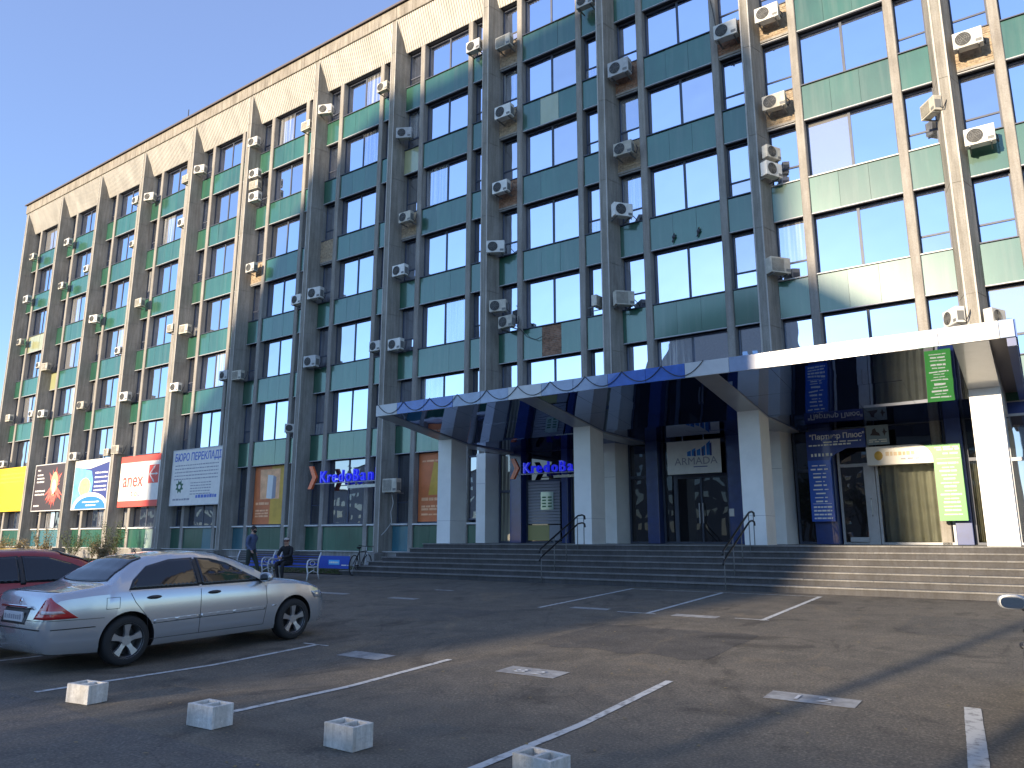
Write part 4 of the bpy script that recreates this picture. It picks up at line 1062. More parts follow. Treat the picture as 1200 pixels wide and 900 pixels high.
HATCH = dict(L=4.0, ax=(0.72, 3.20), R=0.31, roof=1.48,
    tab=[(0.0, 0.62, 0.36, 0.68, 0.56), (0.04, 0.80, 0.28, 0.76, 0.70), (0.12, 1.05, 0.24, 0.80, 0.88), (0.25, 1.28, 0.22, 0.825, 0.95), (0.45, 1.42, 0.2, 0.835, 0.96), (0.8, 1.465, 0.19, 0.845, 0.955),
         (1.2, 1.48, 0.19, 0.85, 0.95), (1.7, 1.48, 0.19, 0.85, 0.945), (2.0, 1.455, 0.19, 0.85, 0.94), (2.3, 1.37, 0.19, 0.85, 0.935), (2.6, 1.22, 0.19, 0.85, 0.93), (2.9, 1.05, 0.19, 0.845, 0.925), (3.1, 0.99, 0.19, 0.84, 0.90),
         (3.5, 0.90, 0.2, 0.81, 0.83), (3.75, 0.80, 0.2, 0.78, 0.73), (3.92, 0.66, 0.22, 0.72, 0.6), (4.0, 0.5, 0.28, 0.62, 0.46)],
    side=[[(0.55, 1.08), (0.62, 1.22), (0.95, 1.345), (1.42, 1.365), (1.42, 1.02), (0.75, 1.03)],
          [(1.49, 1.02), (1.49, 1.365), (1.85, 1.345), (2.15, 1.255), (2.45, 1.12), (2.68, 1.01)]],
    rearw=((0.16, 0.58), (0.48, 0.52)), wind=((2.05, 0.54), (2.88, 0.66)), doors=(0.72, 1.455, 2.68))

def car(name, label, paint, K, loc, rz, pitch=0.0, plate=False):
    L = K['L']; T_ = thing(name, label, 'car', loc, rz); T_.rotation_euler = (pitch, 0, rz)
    # local frame: +Y is forward, rear bumper at Y=0
    bm = bmesh.new(); rings = []
    n = int(L/0.045); us = [L*i/n for i in range(n+1)]
    for u in us:
        T, zb, W, belt = lerp_table(K['tab'], u)
        c = max(0.0, min(1.0, (T-1.06)/(K['roof']-1.06))); c = c*c*(3-2*c)*0.5+c*0.5
        wb = W*0.975
        wr_ = (wb*0.93)*(1-c) + 0.565*c
        zr = (T-0.035)*(1-c) + (T-0.095)*c
        zr = max(zr, belt+0.012)
        hm = (zb+belt)/2
        pts = [(0, zb), (W*0.78, zb), (W*0.93, zb+0.02), (W*0.975, zb+0.09), (W*0.992, zb+(belt-zb)*0.42), (W, zb+(belt-zb)*0.62), (W*0.995, zb+(belt-zb)*0.84), (wb, belt),
               (wb*(1-0.012), belt+0.02*(1 if c > .02 else .3)), ((wb*0.5+wr_*0.5)+0.012*c, (belt+zr)/2+0.01), (wr_, zr), (wr_*0.90, zr+(T-zr)*0.55), (wr_*0.72, zr+(T-zr)*0.80), (wr_*0.4, T-(T-zr)*0.05), (0, T)]
        ring = [bm.verts.new((x, u, z)) for x, z in pts] + [bm.verts.new((-x, u, z)) for x, z in pts[1:-1][::-1]]
        rings.append(ring)
    for a, b in zip(rings, rings[1:]):
        for i in range(len(a)): bm.faces.new([a[i], a[(i+1) % len(a)], b[(i+1) % len(a)], b[i]])
    bm.faces.new(rings[0]); bm.faces.new(rings[-1][::-1])
    bmesh.ops.recalc_face_normals(bm, faces=bm.faces[:])
    me = bpy.data.meshes.new('b'); bm.to_mesh(me)
    tree = BVHTree.FromBMesh(bm); bm.free()
    me.materials.append(MATS[paint]); me.materials.append(MATS['car_trim'])
    ob = bpy.data.objects.new('b', me); COL.objects.link(ob)
    cut = bmesh.new()
    for ay in K['ax']:
        for sx in (-1, 1):
            disc(cut, (sx*0.60, ay, K['R']+0.005), K['R']+0.055, 40, (sx, 0, 0), 0.5)
    cm = bpy.data.meshes.new('c'); cut.to_mesh(cm); cut.free(); cm.materials.append(MATS['car_trim']); co = bpy.data.objects.new('c', cm); COL.objects.link(co)
    md = ob.modifiers.new('b', 'BOOLEAN'); md.operation = 'DIFFERENCE'; md.object = co; md.solver = 'EXACT'; md.material_mode = 'TRANSFER'
    dg = bpy.context.evaluated_depsgraph_get(); dg.update()
    me2 = bpy.data.meshes.new_from_object(ob.evaluated_get(dg)); me2.name = 'body'
    bpy.data.objects.remove(ob); bpy.data.objects.remove(co)
    for p in me2.polygons: p.use_smooth = True
    me2.set_sharp_from_angle(angle=math.radians(38))
    put('body', me2, T_)
    def patch(nm, poly_, plane, m, off=0.004, par=T_, cuts=7, smooth=True, thick=0.006):
        """polygon drawn in a side / top / rear view and laid on to the body surface"""
        b2 = bmesh.new()
        P3, D = plane
        v = [b2.verts.new(P3(*p)) for p in poly_]; f = b2.faces.new(v)
        bmesh.ops.triangulate(b2, faces=[f])
        for _ in range(8):
            es = [e for e in b2.edges if e.calc_length() > 0.055]
            if not es: break
            bmesh.ops.subdivide_edges(b2, edges=es, cuts=1, use_grid_fill=False); bmesh.ops.triangulate(b2, faces=b2.faces[:])
        bad = []
        for q in b2.verts:
            hit, nrm, _, _ = tree.ray_cast(q.co, D)
            if hit is None: bad.append(q); continue
            q.co = hit - D*off
        if bad: bmesh.ops.delete(b2, geom=bad, context='VERTS')
        if thick:
            r_ = bmesh.ops.extrude_face_region(b2, geom=b2.faces[:])
            for q in r_['geom']:
                if isinstance(q, bmesh.types.BMVert): q.co = q.co - D*thick
        bmesh.ops.recalc_face_normals(b2, faces=b2.faces[:])
        return mk(nm, b2, m, par, smooth)
    SIDE = lambda s: ((lambda u, z: Vector((s*2.0, u, z))), Vector((-s, 0, 0)))
    TOP = ((lambda u, x: Vector((x, u, 3.0))), Vector((0, 0, -1)))
    REAR = ((lambda x, z: Vector((x, -1.0, z))), Vector((0, 1, 0)))
    FRONT = ((lambda x, z: Vector((x, L+1.0, z))), Vector((0, -1, 0)))
    for s in (1, -1):
        for w_ in K['side']:
            cu_, cz_ = sum(p[0] for p in w_)/len(w_), sum(p[1] for p in w_)/len(w_)
            patch('window_trim', [(cu_+(p[0]-cu_)*1.035, cz_+(p[1]-cz_)*1.09) for p in w_], SIDE(s), 'car_trim', 0.003, thick=0.004)
            patch('side_window', w_, SIDE(s), 'car_glass', 0.008)
        # black pillar strip between the doors, seams, rub strip, handles
        d0, d1, d2 = K['doors']
        z1 = K['side'][0][-1][1] if K is SEDAN else 0.98
        patch('pillar_trim', [(d1-0.035, z1), (d1+0.035, z1), (d1+0.035, K['roof']-0.115), (d1-0.035, K['roof']-0.115)], SIDE(s), 'car_trim', 0.002)
        def seam(pts, wd=0.007, m='car_seam', nm='door_seam'):
            for (a, b) in zip(pts, pts[1:]):
                dx, dz = b[0]-a[0], b[1]-a[1]; ln = math.hypot(dx, dz); nx, nz = -dz/ln*wd/2, dx/ln*wd/2
                patch(nm, [(a[0]+nx, a[1]+nz), (b[0]+nx, b[1]+nz), (b[0]-nx, b[1]-nz), (a[0]-nx, a[1]-nz)], SIDE(s), m, 0.0008, thick=0.0012)
        seam([(d1, 0.94), (d1, 0.30)]); seam([(d2, 0.90), (d2+0.03, 0.6), (d2-0.02, 0.30)]); seam([(d2-0.02, 0.30), (d0+0.32, 0.30)])
        seam([(d0+0.02, 0.95), (d0+0.10, 0.80), (d0+0.27, 0.60), (d0+0.32, 0.30)])
        seam([(d0+0.37, 0.525), (d1-0.01, 0.535)], 0.045, paint, 'rub_strip'); seam([(d1+0.01, 0.535), (d2, 0.545)], 0.045, paint, 'rub_strip')
        seam([(d0+0.37, 0.500), (d2, 0.520)], 0.008)
        for hu in ((1.38, 2.30) if K is SEDAN else (0.95, d1+0.2)):
            b2 = bmesh.new(); hx = 0.862*s
            for k_ in range(1): pass
            bmesh.ops.create_uvsphere(b2, u_segments=12, v_segments=8, radius=1)
            for q in b2.verts: q.co = Vector((hx+q.co.x*0.026, hu+q.co.y*0.105, 0.845+q.co.z*0.026))
            mk('door_handle', b2, 'car_trim', T_, True)
        # mirror
        b2 = bmesh.new(); bmesh.ops.create_uvsphere(b2, u_segments=16, v_segments=10, radius=1)
        my = d2-0.10
        for q in b2.verts:
            x, y, z = q.co
            if y < -0.25: y = -0.25
            x = math.copysign(abs(x)**0.75, x); z = math.copysign(abs(z)**0.75, z)
            q.co = Vector((s*(0.965+x*0.125), my+y*0.10, 1.005+z*0.076*(1.0 if z > 0 else 0.85)))
        mr_ = mk('door_mirror', b2, paint, T_, True)
        b2 = bmesh.new(); prism(b2, [(s*0.965+0.094*math.copysign(abs(math.cos(a*math.pi/10))**0.7, math.cos(a*math.pi/10)), 1.003+0.052*math.copysign(abs(math.sin(a*math.pi/10))**0.7, math.sin(a*math.pi/10))) for a in range(20)], my-0.030, my-0.026, 'Y'); mk('mirror_glass', b2, 'mirror_glass', mr_)
        b2 = BM((min(s*0.82, s*0.90), max(s*0.82, s*0.90), my-0.02, my+0.06, 0.93, 0.975)); mk('mirror_arm', bevel(b2, 0.01), 'car_trim', mr_)
        # lamps
        if K is SEDAN:
            q2 = 1/math.sqrt(2); DG = ((lambda a, z, s=s: Vector((s*(a*q2+2.0), a*q2-2.0, z))), Vector((-s*q2, q2, 0)))
            tl = patch('tail_light', [(0.375, 0.670), (0.53, 0.925), (0.58, 0.93), (0.70, 0.84), (0.885, 0.670)], DG, 'tail_red', 0.008)
            patch('tail_light_band', [(0.47, 0.735), (0.50, 0.775), (0.73, 0.765), (0.765, 0.735)], DG, 'tail_clear', 0.012, tl)
            seam([(0.74, 0.74), (0.74, 0.88), (0.91, 0.88), (0.91, 0.74), (0.74, 0.74)], 0.005, nm='fuel_flap_seam')
            seam([(0.0, 0.655), (0.72, 0.640)], 0.006, nm='bumper_seam'); seam([(0.10, 0.545), (0.62, 0.540)], 0.012, nm='bumper_strip')
            patch('side_marker', [(3.32, 0.555), (3.40, 0.56), (3.40, 0.575), (3.32, 0.57)], SIDE(s), 'chrome', 0.002)
            patch('front_corner_lamp', [(4.20, 0.62), (4.12, 0.72), (4.36, 0.72), (4.44, 0.62)], SIDE(s), 'head_clear', 0.003)
        else:
            patch('tail_light', [(0.06, 0.80), (0.10, 1.02), (0.26, 1.03), (0.30, 0.82)], SIDE(s), 'tail_red', 0.009)
            patch('front_corner_lamp', [(3.55, 0.66), (3.45, 0.80), (3.72, 0.78), (3.85, 0.66)], SIDE(s), 'head_clear', 0.003)
            patch('turn_signal', [(2.92, 0.70), (2.92, 0.73), (3.0, 0.73), (3.0, 0.70)], SIDE(s), 'ban_orange', 0.003)
        patch('headlight', [(s*0.38, 0.62), (s*0.38, 0.72), (s*0.64, 0.73), (s*0.70, 0.62)], FRONT, 'head_clear', 0.004)
        # wheels
        for ay in K['ax']:
            wh = bpy.data.objects.new('wheel', None); COL.objects.link(wh); wh.parent = T_; wh.location = (s*0.745, ay, K['R'])
            R = K['R']; b2 = bmesh.new(); prof = [(0.66*R, -0.10), (0.70*R, -0.108), (0.90*R, -0.106), (0.975*R, -0.09), (R, -0.06), (R, 0.06), (0.975*R, 0.09), (0.90*R, 0.106), (0.72*R, 0.108), (0.66*R, 0.10)]
            n_ = 40; rr = [[b2.verts.new((p[1], p[0]*math.cos(2*math.pi*i/n_), p[0]*math.sin(2*math.pi*i/n_))) for p in prof] for i in range(n_)]
            for i in range(n_):
                a, b = rr[i], rr[(i+1) % n_]
                for j in range(len(prof)): b2.faces.new([a[j], a[(j+1) % len(prof)], b[(j+1) % len(prof)], b[j]])
            bmesh.ops.recalc_face_normals(b2, faces=b2.faces[:])
            mk('tyre', b2, 'tyre', wh, True)
            b2 = bmesh.new()
            # barrel + lip
            for (ra, xa, rb, xb) in ((0.715*R, 0.108, 0.655*R, 0.088), (0.655*R, 0.088, 0.63*R, -0.09)):
                A = [b2.verts.new((s*xa, ra*math.cos(2*math.pi*i/n_), ra*math.sin(2*math.pi*i/n_))) for i in range(n_)]
                Bv = [b2.verts.new((s*xb, rb*math.cos(2*math.pi*i/n_), rb*math.sin(2*math.pi*i/n_))) for i in range(n_)]
                for i in range(n_): b2.faces.new([A[i], A[(i+1) % n_], Bv[(i+1) % n_], Bv[i]])
            mk('rim', b2, 'alloy', wh, True)
            b2 = bmesh.new()
            for q in range(5 if K is SEDAN else 6):
                an = 2*math.pi*q/(5 if K is SEDAN else 6)+0.3
                ca, sa = math.cos(an), math.sin(an)
                pts = [(0.10*R, 0.13*R, 0.078), (0.35*R, 0.11*R, 0.086), (0.69*R, 0.19*R, 0.094)]
                prev = None
                for (rad, hw, xo) in pts:
                    ring = [b2.verts.new((s*(xo-dx), rad*ca-sg*hw*sa, rad*sa+sg*hw*ca)) for dx, sg in ((0, -0.8), (0, 0.8), (0.03, 1.0), (0.03, -1.0))]
                    if prev:
                        for i in range(4): b2.faces.new([prev[i], prev[(i+1) % 4], ring[(i+1) % 4], ring[i]])
                    prev = ring
            bmesh.ops.recalc_face_normals(b2, faces=b2.faces[:])
            disc(b2, (s*0.055, 0, 0), 0.20*R, 20, (s, 0, 0), 0.030)
            for q in range(5):
                an = 2*math.pi*q/5+0.93; disc(b2, (s*0.085, 0.13*R*math.cos(an), 0.13*R*math.sin(an)), 0.02, 8, (s, 0, 0), 0.003)
            mk('spokes', b2, 'alloy', wh)
            b2 = bmesh.new(); disc(b2, (s*-0.02, 0, 0), 0.56*R, 24, (s, 0, 0), 0.01); mk('brake_disc', b2, 'car_trim', wh)
    (u0, w0), (u1, w1) = K['rearw']
    patch('rear_window', [(u0, -w0), (u1, -w1), (u1+0.02, -w1*0.5), (u1+0.025, 0), (u1+0.02, w1*0.5), (u1, w1), (u0, w0), (u0-0.03, w0*0.5), (u0-0.04, 0), (u0-0.03, -w0*0.5)], TOP, 'car_glass', 0.007)
    (u0, w0), (u1, w1) = K['wind']
    patch('windscreen', [(u0, -w0), (u1, -w1), (u1+0.05, -w1*0.5), (u1+0.06, 0), (u1+0.05, w1*0.5), (u1, w1), (u0, w0)], TOP, 'car_glass', 0.007)
    if plate:
        tr_ = T_
        patch('plate_recess', [(-0.34, 0.60), (-0.34, 0.79), (0.34, 0.79), (0.34, 0.60)], REAR, 'car_trim', -0.004, thick=0.008)
        mk('plate_lamp_strip', bevel(BM((-0.36, 0.36, -0.002, 0.05, 0.795, 0.825)), 0.006), 'chrome', T_)
        pl = mk('licence_plate', bevel(BM((-0.26, 0.26, -0.006, 0.02, 0.625, 0.745)), 0.006), 'plate_white', T_)
        b2 = bmesh.new(); r_ = random.Random(2); words(b2, -0.23, 0.23, 0.655, 0.06, -0.0062, r_, th=0.002, word=(0.03, 0.05), gap=0.018); mk('plate_marks', b2, 'ban_text_grey', pl)
        patch('boot_seam', [(-0.62, 0.985), (0.62, 0.985), (0.62, 0.979), (-0.62, 0.979)], REAR, 'car_seam', 0.001, thick=0.001)
        b2 = bmesh.new(); tube(b2, [(0.0, 1.56, 1.385), (0.0, 1.50, 1.47)], 0.006, 5); mk('aerial', b2, 'car_trim', T_)
        b2 = bmesh.new(); tube(b2, [(0, -0.004, 0.905), (0, -0.001, 0.905)], 0.035, 16)
        b2.free()
        patch('boot_badge', [(0.035*math.cos(a*math.pi/8), 0.87+0.035*math.sin(a*math.pi/8)) for a in range(16)], REAR, 'chrome', 0.002, thick=0.003)
        patch('exhaust', [(-0.50, 0.27), (-0.50, 0.31), (-0.38, 0.31), (-0.38, 0.27)], REAR, 'car_trim', 0.01)
        patch('bumper_strip', [(-0.70, 0.54), (-0.70, 0.555), (0.70, 0.555), (0.70, 0.54)], REAR, 'car_seam', 0.001, thick=0.002)
        patch('bumper_seam', [(-0.78, 0.648), (-0.78, 0.655), (0.78, 0.655), (0.78, 0.648)], REAR, 'car_seam', 0.001, thick=0.001)
    return T_
car('parked_car', 'silver four door sedan with red wedge tail lights parked behind concrete blocks', 'car_silver', SEDAN, (-10.03, -21.12, 0.0), 0.0, math.radians(1.2), plate=True)
car('parked_car', 'dark red hatchback parked beyond the silver sedan at the left edge', 'car_red', HATCH, (-12.15, -21.95, 0.0), 0.0, math.radians(0.8))
car('parked_car', 'grey car at the right edge with only its door mirror showing', 'car_grey', SEDAN, (1.522, -19.98, 0.0), 0.0, math.radians(1.2))

# ------------------------------------------------------------------ concrete blocks
def block_mesh():
    bm = bmesh.new(); a, b_, h = 0.172, 0.112, 0.185; zt = h
    outer = [(-a, -b_), (a, -b_), (a, b_), (-a, b_)]
    # hollow block with two cells
    wl = 0.032
    box(bm, -a, a, -b_, -b_+wl, 0, h); box(bm, -a, a, b_-wl, b_, 0, h)
    box(bm, -a, -a+wl, -b_+wl+0.0005, b_-wl-0.0005, 0, h-0.001); box(bm, a-wl, a, -b_+wl+0.0005, b_-wl-0.0005, 0, h-0.001); box(bm, -wl/2, wl/2, -b_+wl+0.0005, b_-wl-0.0005, 0, h-0.002)
    box(bm, -a+wl+0.0005, -wl/2-0.0005, -b_+wl+0.0005, b_-wl-0.0005, 0, 0.05); box(bm, wl/2+0.0005, a-wl-0.0005, -b_+wl+0.0005, b_-wl-0.0005, 0, 0.05)
    bmesh.ops.bevel(bm, geom=bm.edges[:], offset=0.003, segments=1, affect='EDGES')
    me = bpy.data.meshes.new('block'); bm.to_mesh(me); bm.free(); me.materials.append(MATS['block_concrete']); return me
blk = block_mesh()
for (x, y, rz, s, lab) in ((-7.43, -21.42, 0.15, 1.0, 'white hollow concrete block leftmost of four, beside the silver car rear wheel'),
                        (-5.50, -21.28, 0.06, 1.02, 'white hollow concrete block second from left at the end of a painted line'),
                        (-3.94, -21.06, -0.02, 1.0, 'white hollow concrete block second from right, alone between two painted lines'),
                        (-2.16, -20.93, -0.12, 1.0, 'white hollow concrete block rightmost of four, cut by the bottom edge')):
    o = put('concrete_block', blk, None, (x, y, 0.003)); o.rotation_euler = (0, 0, rz); o.scale = (s, s, s)
    tag(o, lab, 'concrete block', 'concrete blocks marking the parking edge')

# ------------------------------------------------------------------ benches, banner, bicycle, grass verge
def bench(x0, x1, y, label, slat_m='bench_slat'):
    z = ground_z(y); t_ = thing('park_bench', label, 'bench', (0, 0, 0), 0, 'benches in front of the blue banner')
    for xe in (x0, x1):
        bm = bmesh.new()
        tube(bm, [(xe, y+0.02, z), (xe, y+0.05, z+0.22), (xe, y+0.0, z+0.43), (xe, y+0.03, z+0.60), (xe, y+0.10, z+0.64), (xe, y+0.42, z+0.63)], 0.024, 6)
        tube(bm, [(xe, y+0.52, z), (xe, y+0.45, z+0.22), (xe, y+0.44, z+0.43), (xe, y+0.47, z+0.65), (xe, y+0.56, z+0.86)], 0.024, 6)
        tube(bm, [(xe, y, z+0.42), (xe, y+0.25, z+0.40), (xe, y+0.44, z+0.42)], 0.022, 6)
        tube(bm, [(xe, y+0.06, z+0.22), (xe, y+0.25, z+0.30), (xe, y+0.44, z+0.22)], 0.016, 6)
        pts = [(xe, y+0.22+0.10*math.cos(a*math.pi/6), z+0.53+0.07*math.sin(a*math.pi/6)) for a in range(13)]; tube(bm, pts, 0.011, 5)
        mk('bench_end', bm, 'bench_white', t_, True)
    for i in range(6): mk('seat_slat', BM((x0+0.02, x1-0.02, y+0.0+0.075*i, y+0.06+0.075*i, z+0.435, z+0.46)), slat_m, t_)
    for i in range(5):
        yy, zz = y+0.455+0.022*i, z+0.52+0.072*i
        mk('back_slat', BM((x0+0.02, x1-0.02, yy, yy+0.02, zz, zz+0.055)), slat_m, t_)
bench(-20.35, -18.42, -9.35, 'white framed bench with dark slats that the seated person in black uses')
bench(-23.35, -21.35, -8.85, 'white framed bench with dark slats behind the walking man')
t_ = thing('fence_banner', 'long blue banner with light blue logo stretched along the grass verge', 'banner', (0, 0, 0))
zb = 0.64; yb = -7.05
mk('sheet', BM((-24.6, -18.95, yb, yb+0.015, zb, zb+0.43)), 'banner_blue', t_)
mk('logo', bevel(BM((-20.0, -19.45, yb-0.006, yb-0.0005, zb+0.13, zb+0.29)), 0.002), 'banner_cyan', t_)
bm = bmesh.new(); words(bm, -19.95, -19.5, zb+0.18, 0.06, yb-0.006, r, word=(.05, .08), gap=.02); words(bm, -19.35, -19.0, zb+0.10, 0.04, yb-0.0005, r); stuff_part('lettering', bm, 'letter_white', t_)
for x in (-24.5, -22.6, -20.8, -19.0):
    bm = bmesh.new(); tube(bm, [(x, yb+0.04, 0.42), (x, yb+0.04, zb+0.46)], 0.02, 6); mk('post', bm, 'steel', t_)
structure(sheet('grass_verge', -62, -18.9, (-7.2, -2.0), 0.03, 'soil'))
bm = bmesh.new(); rg = random.Random(9)
for i in range(17000):
    x = -18.95-abs(rg.random()**1.6)*40; y = rg.uniform(-7.25, -2.2); h_ = rg.uniform(0.03, 0.11); a = rg.uniform(0, 6.28); z = 0.462
    dx, dy = 0.012*math.cos(a), 0.012*math.sin(a)
    v = [bm.verts.new(p) for p in ((x-dx, y-dy, z), (x+dx, y+dy, z), (x+rg.gauss(0, 0.03), y+rg.gauss(0, 0.03), z+h_))]; bm.faces.new(v)
o = stuff(mk('grass', bm, 'grass_green')); tag(o, 'short rough grass growing along the verge behind the benches', 'grass')
def bicycle(x, y, rz, label):
    z = 0.438; t_ = thing('bicycle', label, 'bicycle', (x, y, z), rz)
    for yy in (-0.52, 0.52):
        wh = bpy.data.objects.new('wheel', None); COL.objects.link(wh); wh.parent = t_; wh.location = (0, yy, 0.34)
        bm = bmesh.new(); tube(bm, [(0, 0.33*math.cos(a*math.pi/14), 0.33*math.sin(a*math.pi/14)) for a in range(29)], 0.019, 6, cap=False); mk('tyre', bm, 'tyre', wh, True)
        bm = bmesh.new()
        for a in range(14): an = a*math.pi/7; tube(bm, [(0.02 if a % 2 else -0.02, 0, 0), (0, 0.31*math.cos(an), 0.31*math.sin(an))], 0.0025, 3)
        disc(bm, (-0.03, 0, 0), 0.022, 8, (1, 0, 0), 0.06); mk('spokes', bm, 'steel', wh)
    bm = bmesh.new()
    tube(bm, [(0, 0.42, 0.86), (0, 0.30, 0.38), ], 0.0, 5) if False else None
    for pts in ([(0, 0.38, 0.80), (0, -0.02, 0.30)], [(0, 0.38, 0.80), (0, -0.18, 0.78)], [(0, -0.22, 0.90), (0, -0.02, 0.30)], [(0.04, -0.52, 0.34), (0, -0.02, 0.30)], [(0.04, -0.52, 0.34), (0, -0.18, 0.78)],
                [(-0.04, -0.52, 0.34), (0, -0.18, 0.78)]): tube(bm, pts, 0.016, 6)
    mk('frame', bm, 'cloth_black', t_)
    bm = bmesh.new(); tube(bm, [(0, 0.35, 0.95), (0, 0.39, 0.72), (0.05, 0.40, 0.70), (0.05, 0.52, 0.34)], 0.013, 6); tube(bm, [(0, 0.39, 0.72), (-0.05, 0.40, 0.70), (-0.05, 0.52, 0.34)], 0.013, 6); mk('fork', bm, 'bench_white', t_)
    bm = bmesh.new(); tube(bm, [(-0.29, 0.28, 0.98), (-0.15, 0.36, 0.96), (0.15, 0.36, 0.96), (0.29, 0.28, 0.98)], 0.013, 6); mk('handlebar', bm, 'black_metal', t_)
    bm = bmesh.new(); bmesh.ops.create_uvsphere(bm, u_segments=10, v_segments=6, radius=1)
    for q in bm.verts: q.co = Vector((q.co.x*0.07, -0.24+q.co.y*0.14, 0.92+q.co.z*0.035))
    mk('saddle', bm, 'cloth_black', t_, True)
    bm = bmesh.new(); disc(bm, (0.03, -0.02, 0.30), 0.09, 16, (1, 0, 0), 0.01); tube(bm, [(0.05, -0.02, 0.30), (0.05, 0.10, 0.18), (0.12, 0.10, 0.18)], 0.01, 5); tube(bm, [(-0.05, -0.02, 0.30), (-0.05, -0.14, 0.42), (-0.12, -0.14, 0.42)], 0.01, 5); mk('crank', bm, 'steel', t_)
    return t_
bk = bicycle(-18.75, -6.75, 0.35, 'dark bicycle with white fork standing at the end of the blue banner')
bk.rotation_euler = (0.0, 0.06, 0.35)

# ------------------------------------------------------------------ people
def person(label, loc, rz, J, bones, paint_of, extra=None):
    """J: joint -> (x, y, z, radius); bones: list of (joint, joint); one continuous skinned surface"""
    t_ = thing('person', label, 'person', loc, rz)
    names = list(J); idx = {n: i for i, n in enumerate(names)}
    me = bpy.data.meshes.new('s'); me.from_pydata([J[n][:3] for n in names], [(idx[a], idx[b]) for a, b in bones], [])
    ob = bpy.data.objects.new('s', me); COL.objects.link(ob)
    sk = ob.modifiers.new('s', 'SKIN'); sk.use_smooth_shade = True
    for n in names:
        rr = J[n][3]; rx, ry = rr if isinstance(rr, tuple) else (rr, rr)
        ob.data.skin_vertices[0].data[idx[n]].radius = (rx, ry)
    ob.data.skin_vertices[0].data[0].use_root = True
    sb = ob.modifiers.new('d', 'SUBSURF'); sb.levels = 2; sb.render_levels = 2
    dg = bpy.context.evaluated_depsgraph_get(); dg.update()
    m2 = bpy.data.meshes.new_from_object(ob.evaluated_get(dg)); bpy.data.objects.remove(ob)
    m2.name = 'body'; mats = sorted(set(paint_of.values())); m2.materials.clear()
    for m_ in mats: m2.materials.append(MATS[m_])
    for p in m2.polygons:
        c = p.center; best = min(names, key=lambda n: (Vector(J[n][:3])-c).length - (max(J[n][3]) if isinstance(J[n][3], tuple) else J[n][3])*0.8)
        p.material_index = mats.index(paint_of[best]); p.use_smooth = True
    put('body', m2, t_)
    return t_
def ell(bm, c, r_, seg=12):
    v0 = len(bm.verts); g = bmesh.ops.create_uvsphere(bm, u_segments=seg, v_segments=8, radius=1)
    for q in g['verts']: q.co = Vector((c[0]+q.co.x*r_[0], c[1]+q.co.y*r_[1], c[2]+q.co.z*r_[2]))
def add_hand(J, bones, side, wrist, d, curl):
    """palm and five finger chains from the wrist along d"""
    w_ = Vector(wrist); d = Vector(d).normalized(); sdir = Vector((1, 0, 0)) if abs(d.x) < 0.8 else Vector((0, 1, 0)); s_ = d.cross(sdir).normalized()
    pn = side+'palm'; pp = w_+d*0.055; J[pn] = (*pp, 0.026); bones.append((side+'wrist', pn))
    for i, (o_, ln) in enumerate(((-0.026, 0.062), (-0.009, 0.072), (0.009, 0.068), (0.026, 0.055))):
        a = pp+s_*o_+d*0.035; b = a+(d+Vector(curl)*0.5).normalized()*ln*0.55; c = b+(d*0.6+Vector(curl)).normalized()*ln*0.45
        for k_, q in enumerate((a, b, c)): J[side+'f%d%d' % (i, k_)] = (*q, (0.0095, 0.0085, 0.007)[k_])
        bones += [(pn, side+'f%d0' % i), (side+'f%d0' % i, side+'f%d1' % i), (side+'f%d1' % i, side+'f%d2' % i)]
    a = pp-s_*0.035; b = a-s_*0.015+d*0.035
    J[side+'t0'] = (*a, 0.010); J[side+'t1'] = (*b, 0.0085); bones += [(pn, side+'t0'), (side+'t0', side+'t1')]
def face_bits(t_, c, fdir, skin='skin', mask=None, hair='hair_dark', hr=(0.088, 0.10, 0.10), capm=None):
    c = Vector(c); f = Vector(fdir).normalized(); rgt = f.cross(Vector((0, 0, 1))).normalized()
    bm = bmesh.new(); 
    for s in (-1, 1): ell(bm, c+f*0.088+rgt*s*0.032+Vector((0, 0, 0.01)), (0.010, 0.010, 0.008), 8)
    mk('eyes', bm, 'cloth_black', t_, True)
    bm = bmesh.new(); ell(bm, c+f*0.102+Vector((0, 0, -0.022)), (0.014, 0.014, 0.024), 8)
    for s in (-1, 1): ell(bm, c+rgt*s*0.080+Vector((0, 0, -0.01)), (0.014, 0.018, 0.030), 8)
    mk('nose_and_ears', bm, skin, t_, True)
    if mask:
        bm = bmesh.new(); ell(bm, c+f*0.052+Vector((0, 0, -0.055)), (0.066, 0.062, 0.050)); mk('face_mask', bm, mask, t_, True)
    else:
        bm = bmesh.new(); ell(bm, c+f*0.090+Vector((0, 0, -0.062)), (0.024, 0.018, 0.007), 8); mk('mouth', bm, 'hair_red', t_, True)
    bm = bmesh.new(); ell(bm, c-f*0.020+Vector((0, 0, 0.035)), hr, 16); mk('hair', bm, hair, t_, True)
